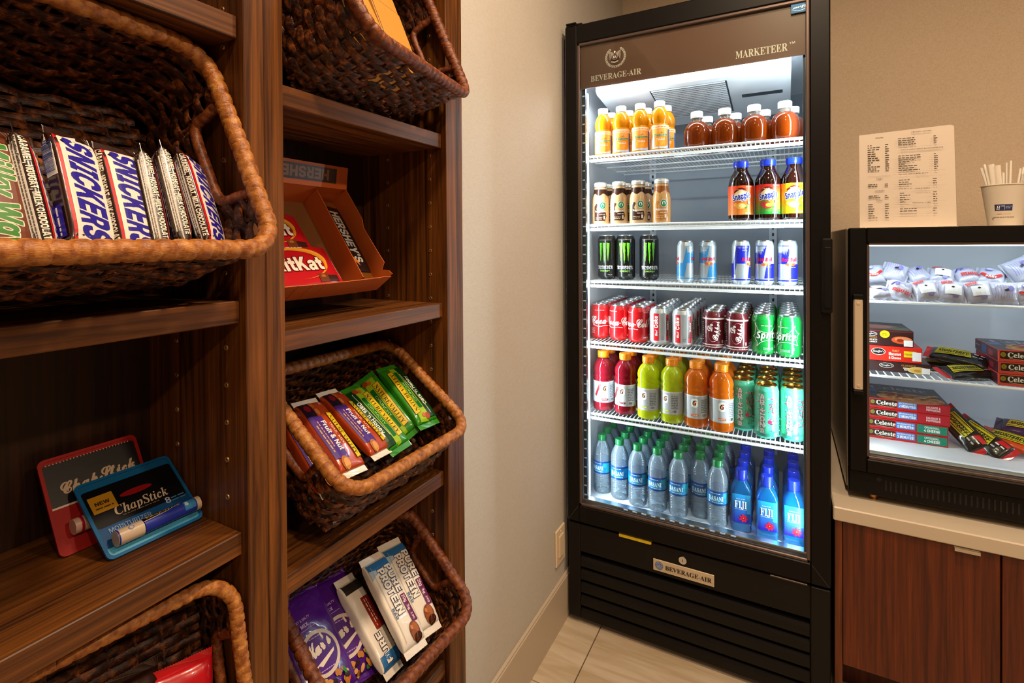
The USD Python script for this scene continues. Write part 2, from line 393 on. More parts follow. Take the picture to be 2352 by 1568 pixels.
mat('led_thin', '#f4f8ff', 0.4, emit='#e8f4ff', power=5.0); mat('led_dim', '#c8d8e8', 0.3, emit='#b8d4f4', power=0.25)
mat('downlight_lens', '#fff4e0', 0.4, emit='#ffd9a0', power=6.0)
mat('white_plastic', '#efece6', 0.4)
mat('outlet_plastic', '#e3cfb0', 0.4)
print_mat('print_paper', 0.6); print_mat('print_gloss', 0.36, coat=0.06, spec=0.3); print_mat('print_card', 0.4, coat=0.1); print_mat('print_can', 0.3, coat=0.3, metal=0.0)
# pane: mostly clear with a fresnel sheen
clear_mat('pane_glass', '#f4f8f6', 0.0, 1.22)

# ================================================================ the room
XL, YB, XR, YR = -0.668, 2.36, 3.20, -3.20
S = dict(kind='structure')
fl = str(UsdGeom.Xform.Define(stage, '/World/floor').GetPath()); tag(stage.GetPrimAtPath(fl), 'beige porcelain tile floor with thin dark joints', None, None, 'structure')
obj('mortar_bed', box(XL - 0.3, YR, -0.06, XR, YB, -0.004), 'grout', fl)
k = 0
for i in range(-1, 7):
    for j in range(-8, 2):
        x0, y0 = -0.542 + 0.6 * i, 1.330 + 0.6 * j
        a, b, c, d = max(x0 + 0.0015, XL), min(x0 + 0.5985, XR), max(y0 + 0.0015, YR), min(y0 + 0.5985, YB)
        if b - a > 0.02 and d - c > 0.02:
            obj('floor_tile', box(a, c, -0.012, b, d, 0.0, 0.0012), ('tile_a', 'tile_b')[(i * 3 + j * 5) % 2], fl)
BX0, BY0, BY1, BZ1 = -0.905, 0.000, 0.976, 2.28          # the recess that holds the shelving
wl = str(UsdGeom.Xform.Define(stage, '/World/wall_left').GetPath()); tag(stage.GetPrimAtPath(wl), 'off-white cloth covered wall between the shelving and the tall fridge', None, None, 'structure')
obj('wall_panel', box(XL - 0.3, BY1, 0, XL, YB + 0.1, CEIL), 'wall_cloth', wl)
obj('wall_panel', box(XL - 0.3, YR, 0, XL, BY0, CEIL), 'wall_cloth', wl)
obj('wall_panel', box(XL - 0.3, BY0, BZ1, XL, BY1, CEIL), 'wall_cloth', wl)
obj('wall_panel', box(XL - 0.3, BY0, 0, BX0 - 0.004, BY1, BZ1), 'wall_cloth', wl)
obj('wall_back', box(XL - 0.3, YB, 0, XR, YB + 0.12, CEIL), 'wall_cloth_back', label='tan woven cloth wall behind the fridge and counter', **S)
obj('wall_right', box(XR, YR, 0, XR + 0.12, YB, CEIL), 'wall_cloth_far', label='plain tan wall at the right, outside the view', **S)
obj('wall_front', box(XL - 0.3, YR - 0.12, 0, XR, YR, CEIL), 'wall_cloth_far', label='plain tan wall behind the camera', **S)
ce = str(UsdGeom.Xform.Define(stage, '/World/ceiling').GetPath()); tag(stage.GetPrimAtPath(ce), 'off-white ceiling of large square panels on a grid', None, None, 'structure')
obj('ceiling_slab', box(XL - 0.3, YR, CEIL + 0.012, XR, YB, CEIL + 0.1), 'ceiling_white', ce)
for i in range(7):
    for j in range(10):
        a, b, c, d = XL + 0.6 * i, min(XL + 0.6 * i + 0.594, XR), YR + 0.6 * j, min(YR + 0.6 * j + 0.594, YB)
        if b - a > 0.03 and d - c > 0.03: obj('ceiling_panel', box(a, c, CEIL, b, d, CEIL + 0.012, 0.002), 'ceiling_white', ce)
obj('baseboard_left', cat(box(XL, BY1 + 0.001, 0, XL + 0.013, YB, 0.146, 0.001), box(XL, BY1 + 0.001, 0.146, XL + 0.010, YB, 0.153, 0.003)), 'base_paint', label='flat beige baseboard under the off-white wall', **S)
for i, (lx, ly) in enumerate(DOWNLIGHTS):
    t = thing('ceiling_downlight', 'round recessed ceiling downlight ' + ('above the floor in front of the tall fridge', 'above the counter', 'nearest the camera', 'over the middle of the room', 'farthest from the fridge')[i], 'light', (lx, ly, CEIL), group='recessed ceiling downlights')
    obj('trim_ring', lathe([(0.082, 0.0), (0.105, -0.001), (0.105, -0.006), (0.086, -0.010), (0.082, -0.004), (0.082, 0.0)], 40), 'white_plastic', t, 40)
    obj('lens', lathe([(0, -0.004), (0.081, -0.004), (0.081, -0.001), (0, -0.001)], 40), 'downlight_lens', t)
# outlet plate on the left wall, low beside the fridge
t = thing('wall_outlet', 'cream outlet plate low on the wall, half hidden by the tall fridge', 'outlet', (XL, 1.568, 0.268))
obj('cover_plate', box(0, -0.037, -0.060, 0.0065, 0.037, 0.060, 0.003), 'outlet_plastic', t)
obj('socket', box(0.0065, -0.018, -0.036, 0.0105, 0.018, 0.036, 0.002), 'outlet_plastic', t)
obj('screw', move(lathe([(0, 0), (0.003, 0), (0.0025, 0.0012), (0, 0.0014)], 12), (0.0065, 0, 0.047), ry(PI / 2)), 'outlet_plastic', t)

# ================================================================ shelving: two walnut units side by side
XF, XB = -0.650, -0.895
def shelving(y0, y1, yo0, yo1, shelves, label, pins):
    t = thing('shelving_unit', label, 'shelving', (0, 0, 0))
    obj('side_panel', box(XB, y0, 0, XF, yo0, BZ1 - 0.01, 0.0012), 'walnut_upright', t)
    obj('side_panel', box(XB, yo1, 0, XF, y1, BZ1 - 0.01, 0.0012), 'walnut_upright', t)
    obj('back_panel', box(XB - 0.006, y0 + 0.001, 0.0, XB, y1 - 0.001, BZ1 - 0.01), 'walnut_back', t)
    for z in shelves:
        obj('shelf', box(XB, yo0 + 0.0015, z - 0.031, XF - 0.012, yo1 - 0.0015, z, 0.0012), 'walnut_shelf', t)
    ring = lathe([(0.0022, 0.0), (0.0022, 0.0015), (0.0036, 0.0015), (0.0040, 0.0)], 12)
    holes = []
    for z in np.arange(pins, 2.2, 0.0528):
        for x in (-0.695, -0.818):
            holes.append(move(ring, (x, yo1, z), rx(PI / 2)))
    obj('pin_sleeve', cat(*holes), 'pin_metal', t, 30, label='brass sleeves of the shelf pin holes', kind='stuff')
    return t
shelving(0.002, 0.473, 0.033, 0.442, [0.470, 0.881, 1.2007, 1.591, 2.0], 'walnut shelving unit at the left edge, holding the lip balm packs', 0.9215)
shelving(0.4735, 0.9755, 0.504, 0.913, [0.03, 0.358, 0.778, 1.147, 1.517, 1.93], 'walnut shelving unit between the left unit and the white wall', 0.5225)

# ================================================================ the tall glass-door fridge
FX0, FX1, FY, FY2, FH = -0.648, 0.108, 1.5945, 2.33, 1.998
fr = thing('beverage_fridge', 'tall black glass door beverage fridge lit white inside', 'fridge', (0, 0, 0))
LX0, LX1, LZ0, LZ1, LY0, LY1 = -0.622, 0.064, 0.385, 1.835, 1.652, 2.225   # interior
w = 0.008
obj('cabinet', cat(box(FX0, 1.648, 0.03, LX0 - w, FY2, FH - 0.004, 0.003), box(LX1 + w, 1.648, 0.03, FX1, FY2, FH - 0.004, 0.003),
    box(LX0 - w, 1.648, LZ1 + w, LX1 + w, FY2, FH - 0.004), box(LX0 - w, 1.66, 0.03, LX1 + w, FY2, LZ0 - w), box(LX0 - w, LY1 + w, LZ0 - w, LX1 + w, FY2, LZ1 + w)), 'fridge_black', fr)
obj('liner', cat(box(LX0 - w, LY0, LZ0 - w, LX0, LY1 + w, LZ1 + w), box(LX1, LY0, LZ0 - w, LX1 + w, LY1 + w, LZ1 + w), box(LX0, LY0, LZ1, LX1, LY1 + w, LZ1 + w), box(LX0, LY0, LZ0 - w, LX1, LY1 + w, LZ0)), 'liner_white', fr, label='white plastic lining')
obj('liner_back', box(LX0, LY1, LZ0, LX1, LY1 + w, LZ1), 'liner_back', fr, label='grey inner back wall')
for x in (-0.50, -0.04):
    pl = obj('shelf_standard', cat(box(x - 0.013, LY1 - 0.008, 0.45, x - 0.006, LY1, 1.70), box(x + 0.006, LY1 - 0.008, 0.45, x + 0.013, LY1, 1.70), box(x - 0.006, LY1 - 0.003, 0.45, x + 0.006, LY1, 1.70)), 'liner_white', fr)
    obj('slot', cat(*[box(x - 0.003, LY1 - 0.0045, z, x + 0.003, LY1 - 0.0025, z + 0.012) for z in np.arange(0.46, 1.69, 0.0254)]), 'recess_black', pl, kind='stuff')
for x, s in ((LX0, 1), (LX1, -1)):
    pl = obj('shelf_standard', box(x, 1.70, 0.45, x + s * 0.006, 1.714, 1.70), 'liner_white', fr)
    obj('slot', cat(*[box(x + s * 0.0055, 1.704, z, x + s * 0.0068, 1.710, z + 0.012) for z in np.arange(0.46, 1.69, 0.0254)]), 'recess_black', pl, kind='stuff')
# evaporator cover hanging from the top: bright front, sloping grey underside with a louvred grille
EX0, EX1 = -0.574, 0.018
ev = obj('evaporator_cover', (lambda s: (np.array([[x, y, z] for x in (EX0, EX1) for y, z in s]), None))([(1.690, 1.832), (1.690, 1.800), (1.705, 1.788), (2.07, 1.735), (2.07, 1.832)]) and
    move(prism(sg.Polygon([(1.690, 1.832), (1.690, 1.800), (1.705, 1.788), (2.07, 1.735), (2.07, 1.832)]), EX1 - EX0), (EX0, 0, 0), np.array([[0, 0, 1], [1, 0, 0], [0, 1, 0]], float)), 'liner_white', fr, label='white evaporator cover with grille')
sl = (1.735 - 1.788) / (2.07 - 1.705)
under = lambda x, y, d=0.0: (x, y, 1.788 + sl * (y - 1.705) - d)
for y in np.arange(1.735, 1.99, 0.0145):
    obj('grille_bar', move(box(-0.395, -0.0016, -0.0045, -0.165, 0.0016, 0.001, 0.0005), under(0, y), rx(math.atan(sl))), 'liner_white', ev)
obj('grille_recess', move(box(-0.40, -0.13, -0.0006, -0.16, 0.13, 0.002), under(0, 1.862), rx(math.atan(sl))), 'spacer_grey', ev)
obj('drain_recess', move(box(-0.125, -0.012, -0.0008, -0.005, 0.012, 0.002), under(0, 1.87), rx(math.atan(sl))), 'spacer_grey', ev)
obj('lamp_cover', box(EX0 + 0.004, 1.678, 1.803, EX1 - 0.004, 1.689, 1.834, 0.003), 'lamp_cover', fr, label='bright lamp cover along the top')
light('RectLight', 'fridge_top_lamp', ((LX0 + LX1) / 2, 1.672, 1.80), ((LX0 + LX1) / 2, 1.86, 0.9), FRIDGE_TOP, COOL, Width=0.56, Height=0.02)
for x, s in ((-0.584, 1), (0.046, -1)):
    light('RectLight', 'fridge_side_lamp' + ('_001' if s < 0 else ''), (x + s * 0.004, 1.648, 1.09), (x + s * 0.30, 1.648 + 0.08, 1.09), FRIDGE_SIDE, COOL, Width=0.012, Height=1.36)
    obj('led_channel', box(x - s * 0.004, 1.632, 0.42, x - s * 0.001, 1.650, 1.78), 'led_strip' if s > 0 else 'liner_white', fr)
# wire shelves
SHELF_Z = [1.572, 1.338, 1.146, 0.938, 0.694]
for z in SHELF_Z:
    x0, x1, y0, y1 = -0.610, 0.054, 1.664, 2.16
    t = obj('wire_shelf', cat(rod((x0, y0, z - 0.0020), (x1, y0, z - 0.0020), 0.0042), rod((x0, y0, z - 0.0165), (x1, y0, z - 0.0165), 0.0052), rod((x0, y1, z - 0.005), (x1, y1, z - 0.005), 0.003),
        rod((x0, y0, z - 0.005), (x0, y1, z - 0.005), 0.003), rod((x1, y0, z - 0.005), (x1, y1, z - 0.005), 0.003), *[rod((x0, y, z - 0.0062), (x1, y, z - 0.0062), 0.0028) for y in (1.79, 1.92, 2.05)]), 'wire_white', fr, 40)
    wires = []
    for x in np.arange(x0 + 0.0127, x1 - 0.006, 0.0127):
        wires.append(tube([(x, y0 - 0.0022, z - 0.0155), (x, y0 - 0.0022, z - 0.004), (x, y0, z - 0.0018), (x, y1, z - 0.0018)], 0.0016, 6))
    obj('wire', cat(*wires), 'wire_white', t, 50, kind='stuff', label='thin white wires running front to back')
    for x, s in ((x0, -1), (x1, 1)):
        obj('shelf_clip', tube([(x + s * 0.001, 1.695, z - 0.008), (x + s * 0.004, 1.702, z - 0.018), (x + s * 0.003, 1.712, z - 0.028)], 0.0018, 6), 'chrome', t, 50)
# door: black frame, trim, pane, printed header band
DZ0, DZ1 = 0.345, FH
GX0, GX1, GZ0, GZ1 = -0.606, 0.060, 0.402, 1.936
dr = obj('door_frame', cat(box(FX0, FY, DZ0, GX0, 1.646, DZ1, 0.0035), box(GX1, FY, DZ0, FX1, 1.646, DZ1, 0.0035), box(GX0 - 0.002, FY, GZ1, GX1 + 0.002, 1.646, DZ1, 0.0035), box(GX0 - 0.002, FY, DZ0, GX1 + 0.002, 1.646, GZ0, 0.0035)), 'fridge_black', fr)
bz = 0.009
obj('glass_bead', cat(box(GX0, FY + 0.001, GZ0, GX0 + bz, FY + 0.02, GZ1, 0.002), box(GX1 - bz, FY + 0.001, GZ0, GX1, FY + 0.02, GZ1, 0.002), box(GX0, FY + 0.001, GZ1 - bz, GX1, FY + 0.02, GZ1, 0.002), box(GX0, FY + 0.001, GZ0, GX1, FY + 0.02, GZ0 + bz, 0.002)), 'trim_grey', dr, label='grey bead round the glass')
obj('glass_pane', box(GX0 + bz - 0.002, FY + 0.006, GZ0 + bz - 0.002, GX1 - bz + 0.002, FY + 0.010, GZ1 - bz + 0.002), 'pane_glass', dr)
obj('spacer_bar', cat(box(GX0 + bz, FY + 0.022, GZ0 + 0.008, GX0 + bz + 0.012, FY + 0.036, 1.80), box(GX1 - bz - 0.006, FY + 0.022, GZ0 + 0.008, GX1 - bz, FY + 0.036, 1.80)), 'spacer_grey', dr)
obj('spacer_tick', cat(*[box(GX0 + bz + 0.002, FY + 0.0205, z, GX0 + bz + 0.010, FY + 0.0225, z + 0.004) for z in np.arange(0.43, 1.79, 0.031)]), 'liner_white', dr, kind='stuff')
obj('sill_strip', box(GX0 + bz, FY + 0.016, GZ0 + bz, GX1 - bz, FY + 0.040, GZ0 + bz + 0.010), 'alu', dr)
obj('led_dot', cat(*[box(x, FY + 0.0145, GZ0 + bz + 0.004, x + 0.014, FY + 0.0165, GZ0 + bz + 0.007) for x in np.arange(-0.46, -0.14, 0.029)]), 'led_dim', dr, kind='stuff')
HZ0 = 1.787
hp = obj('header_panel', box(GX0 + bz, FY + 0.012, HZ0, GX1 - bz, FY + 0.016, GZ1 - bz), 'header_brown', dr, label='dark brown header band')
p = Print(); G = '#efe9df'
p.text('BEVERAGE-AIR', -0.4790, 1.8060, 0.0195, G, 'serif', w=0.166, align='c')
p.text('MARKETEER', -0.124, 1.8045, 0.0225, G, 'serif', w=0.132); p.text('TM', 0.012, 1.821, 0.006, G, 'bold', w=0.014)
cx, cz = -0.4785, 1.8735
for k in range(15):
    for s in (-1, 1):
        a = -PI / 2 + s * (0.10 + 0.187 * k)
        if k < 14:
            for rr, tw in ((0.0325, 0.5), (0.0290, -0.5)):
                p.add(sa.translate(sa.rotate(ell(0, 0, 0.0036, 0.0013, 10), math.degrees(a + PI / 2 + s * tw), origin=(0, 0)), cx + rr * math.cos(a), cz + rr * math.sin(a)), G, 0)
for k in range(9):
    for s in (-1, 1):
        p.line([(cx + s * 0.004, cz - 0.004 + k * 0.0018), (cx + s * (0.010 + 0.0011 * k), cz + 0.002 + k * 0.0019), (cx + s * (0.019 - 0.0006 * abs(k - 4)), cz - 0.010 + k * 0.0030)], 0.0010, '#a8a59b')
p.ell(cx, cz - 0.002, 0.0095, 0.0095, '#8b8f86'); p.ell(cx, cz - 0.002, 0.0082, 0.0082, '#3a2a24'); p.text('B', cx - 0.0025, cz - 0.0065, 0.009, G, 'serif', w=0.0055, align='c'); p.text('A', cx + 0.0030, cz - 0.0065, 0.009, G, 'serif', w=0.0055, align='c')
p.ell(cx, cz + 0.0135, 0.0028, 0.0034, G); p.poly([(cx - 0.012, cz - 0.0145), (cx, cz - 0.0175), (cx + 0.012, cz - 0.0145), (cx + 0.011, cz - 0.0185), (cx, cz - 0.0215), (cx - 0.011, cz - 0.0185)], '#a8a59b')
obj('lettering', p.mesh(on_plane((0, FY + 0.012, 0))), 'print_paper', hp, label='silver maker name, model name and wreath emblem')
# blue efficiency sticker at the top right of the glass
p = Print()
p.rect(0, 0, 0.042, 0.10, '#0c6fb0'); p.rect(0, 0, 0.042, 0.0025, '#0a5f80'); p.text('energy', 0.005, 0.0115, 0.0085, '#dff0fa', 'script', w=0.033, rot=8, fat=0.03); p.line([(0.003, 0.0105), (0.016, 0.0052), (0.030, 0.0068), (0.040, 0.0125)], 0.0013, '#dff0fa')
p.line([(0.003, 0.048), (0.020, 0.054), (0.039, 0.060)], 0.0014, '#dff0fa')
obj('energy_sticker', p.mesh(on_plane((0.0165, FY + 0.0058, 1.901))), 'print_gloss', dr, label='blue energy sticker with white script')
obj('door_handle', cat(box(0.086, FY - 0.010, 1.085, 0.1115, FY + 0.004, 1.285, 0.004), box(0.092, FY - 0.014, 1.10, 0.1085, FY - 0.009, 1.262, 0.002)), 'fridge_black_matte', dr)
obj('corner_seam', cat(rod((GX1 + 0.004, FY - 0.0001, GZ0 - 0.004), (FX1 - 0.004, FY - 0.0001, DZ0 + 0.004), 0.0005, 6), rod((GX0 - 0.004, FY - 0.0001, GZ0 - 0.004), (FX0 + 0.004, FY - 0.0001, DZ0 + 0.004), 0.0005, 6)), 'trim_grey', dr)
obj('hinge_cap', cat(box(FX0 + 0.002, 1.60, FH, -0.589, 1.66, FH + 0.007, 0.002), box(FX0 + 0.002, 1.597, FH + 0.006, -0.61, 1.655, FH + 0.012, 0.002)), 'fridge_black_matte', fr)
# lower grille
obj('base_grille', cat(box(FX0, 1.602, 0.018, GX0, 1.66, 0.336, 0.003), box(GX1, 1.602, 0.018, FX1, 1.66, 0.336, 0.003), box(GX0 - 0.001, 1.604, 0.243, GX1 + 0.001, 1.66, 0.336, 0.002), box(GX0, 1.64, 0.018, GX1, 1.66, 0.25)), 'louver_black', fr)
for k in range(5):
    z = 0.222 - 0.0435 * k
    obj('louver', move(prism(sg.Polygon([(1.604, z - 0.028), (1.604, z - 0.006), (1.609, z + 0.004), (1.642, z + 0.014), (1.642, z - 0.024)]), GX1 - GX0 - 0.004), (GX0 + 0.002, 0, 0), np.array([[0, 0, 1], [1, 0, 0], [0, 1, 0]], float)), 'louver_black', fr)
for x in (-0.58, 0.03):
    for y in (1.72, 2.25): obj('foot', move(lathe([(0, 0), (0.022, 0), (0.022, 0.006), (0.010, 0.010), (0.010, 0.032), (0, 0.032)], 16), (x, y, 0)), 'fridge_black_matte', fr)
obj('foot_skirt', box(FX0 + 0.01, 1.63, 0.002, FX1 - 0.01, 1.65, 0.03), 'fridge_black_matte', fr)
bd = obj('badge_plate', box(-0.3640, 1.6005, 0.2555, -0.1860, 1.6040, 0.2905, 0.0008), 'handle_plate', fr, label='pale maker badge')
p = Print(); bx, bzc = -0.346, 0.273
p.ell(bx, bzc, 0.0125, 0.0125, '#3d5f97'); p.ell(bx, bzc, 0.0105, 0.0105, '#aab6cc'); p.ell(bx, bzc, 0.0088, 0.0088, '#3d5f97')
for k in range(10): p.add(sa.translate(ell(0, 0, 0.0011, 0.0011, 8), bx + 0.0062 * math.cos(k * 0.628), bzc + 0.0062 * math.sin(k * 0.628)), '#c9d2e2', 3)
p.ell(bx, bzc, 0.0040, 0.0040, '#8d9dbd'); p.text('BEVERAGE-AIR', -0.327, 0.2665, 0.0135, '#15110f', 'serif', w=0.134); p.rect(-0.190, 0.2655, -0.1885, 0.267, '#15110f')
obj('lettering', p.mesh(on_plane((0, 1.6005, 0))), 'print_card', bd)
lk = obj('lock', move(lathe([(0, 0), (0.0125, 0), (0.0125, 0.003), (0.0115, 0.0045), (0, 0.0045)], 28), (-0.2755, 1.6042, 0.3095), rx(PI / 2)), 'chrome', fr, 40)
obj('key_slot', box(-0.2763, 1.5990, 0.3055, -0.2747, 1.6000, 0.3135), 'recess_black', lk)
obj('pull_tag', box(-0.4735, 1.5985, 0.3305, -0.3700, 1.6150, 0.3400, 0.002), 'yellow_tag', fr, label='yellow tag hanging below the door')
obj('slot_cover', box(-0.039, 1.600, 0.3335, 0.0535, 1.612, 0.3390, 0.0015), 'trim_grey', fr)

# ================================================================ low counter to the right of the fridge
CT, CX0, CX1, CYF = 0.5706, 0.1165, 1.90, 1.5945
obj('countertop', box(CX0 - 0.004, CYF, CT - 0.037, CX1, YB, CT, 0.003), 'laminate', label='cream laminate countertop under the small freezer', category='countertop')
cb = thing('base_cabinet', 'low reddish wood cabinet below the cream countertop', 'cabinet', (0, 0, 0))
obj('carcass', cat(box(0.134, 1.622, 0.150, CX1 - 0.02, YB - 0.01, CT - 0.0375), box(0.134, 1.745, 0.0, CX1 - 0.02, 1.765, 0.150)), 'cabinet_wood', cb)
obj('end_panel', box(CX0, 1.601, 0.0, 0.1335, YB - 0.01, CT - 0.0375, 0.001), 'cabinet_wood_side', cb)
for x0, x1 in ((0.1350, 0.4490), (0.4525, 0.7665), (0.770, 1.084), (1.0875, 1.4015), (1.405, 1.719)):
    d = obj('cabinet_door', box(x0, 1.6015, 0.150, x1, 1.6210, CT - 0.0385, 0.0012), 'cabinet_wood', cb)
    hx = x1 - 0.087 if x0 < 0.4 else x0 + 0.040
    if x0 < 1.0: obj('tab_pull', cat(box(hx, 1.5890, CT - 0.0395, hx + 0.048, 1.6215, CT - 0.0382), box(hx, 1.5885, CT - 0.0460, hx + 0.048, 1.5900, CT - 0.0382)), 'alu_side', d, label='small metal tab pull')

# ================================================================ countertop freezer
ZX0, ZX1, ZY, ZZ0, ZZ1 = 0.1535, 0.765, 1.655, 0.590, 1.3125
fz = thing('countertop_freezer', 'small black framed glass door freezer on the cream countertop', 'freezer', (0, 0, 0))
IX0, IX1, IZ0, IZ1, IY0, IY1 = 0.190, 0.728, 0.700, 1.285, 1.708, 2.16
obj('cabinet', cat(box(ZX0 - 0.003, 1.700, ZZ0, IX0 - 0.008, 2.22, ZZ1, 0.003), box(IX1 + 0.008, 1.700, ZZ0, ZX1 + 0.003, 2.22, ZZ1, 0.003), box(IX0 - 0.008, 1.700, IZ1 + 0.008, IX1 + 0.008, 2.22, ZZ1), box(IX0 - 0.008, 1.700, ZZ0, IX1 + 0.008, 2.22, IZ0 - 0.008), box(IX0 - 0.008, IY1 + 0.008, IZ0 - 0.008, IX1 + 0.008, 2.22, IZ1 + 0.008)), 'alu_side', fz, label='brushed metal casing')
obj('liner', cat(box(IX0 - 0.008, IY0 - 0.006, IZ0 - 0.008, IX0, IY1 + 0.008, IZ1 + 0.008), box(IX1, IY0 - 0.006, IZ0 - 0.008, IX1 + 0.008, IY1 + 0.008, IZ1 + 0.008), box(IX0, IY0 - 0.006, IZ1, IX1, IY1 + 0.008, IZ1 + 0.008), box(IX0, IY0 - 0.006, IZ0 - 0.008, IX1, IY1 + 0.008, IZ0), box(IX0, IY1, IZ0, IX1, IY1 + 0.008, IZ1)), 'liner_white', fz)
obj('lower_panel', box(ZX0 + 0.001, 1.668, ZZ0, ZX1, 1.699, 0.650, 0.002), 'fridge_black_matte', fz)
obj('vent_slot', cat(*[box(x, 1.6672, 0.608, x + 0.004, 1.669, 0.636) for x in np.arange(0.235, 0.735, 0.011)]), 'recess_black', fz, kind='stuff')
obj('screw_hole', move(lathe([(0, 0), (0.006, 0), (0.006, 0.001), (0, 0.001)], 14), (0.222, 1.6684, 0.636), rx(PI / 2)), 'recess_black', fz)
fzd = obj('door_frame', cat(box(ZX0 + 0.001, ZY, 0.653, 0.1945, 1.699, ZZ1, 0.003), box(0.722, ZY, 0.653, ZX1, 1.699, ZZ1, 0.003), box(0.193, ZY, 1.273, 0.724, 1.699, ZZ1, 0.003), box(0.193, ZY, 0.653, 0.724, 1.699, 0.690, 0.003)), 'fridge_black', fz)
obj('glass_bead', cat(box(0.1945, ZY + 0.004, 0.690, 0.2005, ZY + 0.022, 1.273, 0.001), box(0.716, ZY + 0.004, 0.690, 0.722, ZY + 0.022, 1.273, 0.001), box(0.1945, ZY + 0.004, 1.266, 0.722, ZY + 0.022, 1.273, 0.001), box(0.1945, ZY + 0.004, 0.690, 0.722, ZY + 0.022, 0.697, 0.001)), 'trim_grey', fzd)
obj('glass_pane', box(0.199, ZY + 0.010, 0.695, 0.718, ZY + 0.014, 1.268), 'pane_glass', fzd)
hd = obj('door_handle', box(0.1625, ZY - 0.020, 0.878, 0.1835, ZY + 0.001, 1.122, 0.003), 'handle_plate', fzd, label='pale flat door handle')
for z in (1.122, 0.866): obj('handle_cap', box(0.161, ZY - 0.022, z, 0.185, ZY + 0.001, z + 0.012, 0.002), 'fridge_black_matte', hd)
for z in (0.890, 1.110): obj('screw', move(lathe([(0, 0), (0.004, 0), (0.0035, 0.0012), (0, 0.0014)], 14), (0.173, ZY - 0.020, z), rx(PI / 2)), 'handle_plate', hd)
obj('lamp_tube', box(IX0 + 0.006, IY0 - 0.004, 1.2625, IX1 - 0.006, IY0 + 0.012, 1.2745, 0.003), 'led_thin', fz, label='bright white lamp along the top')
light('RectLight', 'freezer_lamp', ((IX0 + IX1) / 2, IY0 + 0.006, 1.258), ((IX0 + IX1) / 2, 1.90, 0.75), FREEZER_TOP, COOL, Width=0.50, Height=0.014)
for x, sd in ((IX0 + 0.004, 1), (IX1 - 0.004, -1)):
    light('RectLight', 'freezer_side_lamp' + ('_001' if sd < 0 else ''), (x, IY0 + 0.002, 0.98), (x + sd * 0.3, IY0 + 0.07, 0.98), FREEZER_SIDE, COOL, Width=0.010, Height=0.54)
FSZ = [1.1135, 0.9085]
for z in FSZ:
    x0, x1, y0, y1 = IX0 + 0.004, IX1 - 0.004, 1.716, 2.14
    t = obj('wire_shelf', cat(rod((x0, y0, z - 0.004), (x1, y0, z - 0.004), 0.0036), rod((x0, y1, z - 0.004), (x1, y1, z - 0.004), 0.003), rod((x0, y0, z - 0.004), (x0, y1, z - 0.004), 0.003), rod((x1, y0, z - 0.004), (x1, y1, z - 0.004), 0.003), *[rod((x0, y, z - 0.006), (x1, y, z - 0.006), 0.0025) for y in (1.85, 2.0)]), 'wire_white', fz, 40)
    obj('wire', cat(*[rod((x, y0, z - 0.0018), (x, y1, z - 0.0018), 0.0018, 6) for x in np.arange(x0 + 0.0175, x1, 0.0175)]), 'wire_white', t, 50, kind='stuff')
for x in (0.213, 0.705):
    for y in (1.695, 2.17):
        obj('foot', move(lathe([(0, 0), (0.011, 0), (0.012, 0.003), (0.0095, 0.006), (0.0105, 0.0195), (0, 0.0195)], 18), (x, y, CT)), 'brass_foot', fz, 30)

# ================================================================ woven baskets
def weave_mat(name, dark, mid, light_, rough=0.45):
    M[name] = usdkit.material(stage, '/World/Looks/' + name, {
        'g': ('geometry', {}), 'n': ('noise_texture', {'scale': 95.0, 'detail': 3.0, 'roughness': 0.6}), 'm': ('mapping', {'scale': (900, 160, 900)}), 'n2': ('noise_texture', {'scale': 1.0, 'detail': 2.0}),
        'r': ('rgb_ramp', {'ramp': [(0.0, lin(dark)), (0.33, lin(dark)), (0.5, lin(mid)), (0.68, lin(light_)), (1.0, lin(light_))]}),
        'b': ('bump', {'strength': 0.5, 'distance': 0.0012}), 'p': ('principled_bsdf', {'roughness': rough, 'specular_ior_level': 0.45})},
        [('g.position', 'n.vector'), ('g.position', 'm.vector'), ('m.vector', 'n2.vector'), ('n.fac', 'r.fac'), ('r.color', 'p.base_color'), ('n2.fac', 'b.height'), ('b.normal', 'p.normal')], surface='p.BSDF')
weave_mat('weave_brown', '#120704', '#3f1d0b', '#8a4c1c')
weave_mat('weave_rim', '#7d4415', '#a3642a', '#bd8440', 0.4)
weave_mat('weave_rim_dark', '#4a200c', '#6d3414', '#8f5022', 0.42)
def loop(W, D, r, step=0.006):
    """Rounded rectangle (u from -W/2 to W/2, v from 0 to D) as points with outward normals, starting mid back."""
    g = rrect(-W / 2, 0, W / 2, D, r) if r > 0.001 else sg.box(-W / 2, 0, W / 2, D)
    L = g.exterior.length; n = int(L / step)
    c = np.array([g.exterior.interpolate(L * i / n).coords[0] for i in range(n)])
    k = int(np.argmin(np.abs(c[:, 0]) + (D - c[:, 1]) * 10)); c = np.roll(c, -k, 0)
    T = np.roll(c, -1, 0) - np.roll(c, 1, 0); T /= np.linalg.norm(T, axis=1, keepdims=True)
    N = np.stack([T[:, 1], -T[:, 0]], 1)
    if ((c - [0, D / 2]) * N).sum() < 0: N = -N
    return c, N, np.arange(n) * L / n, L
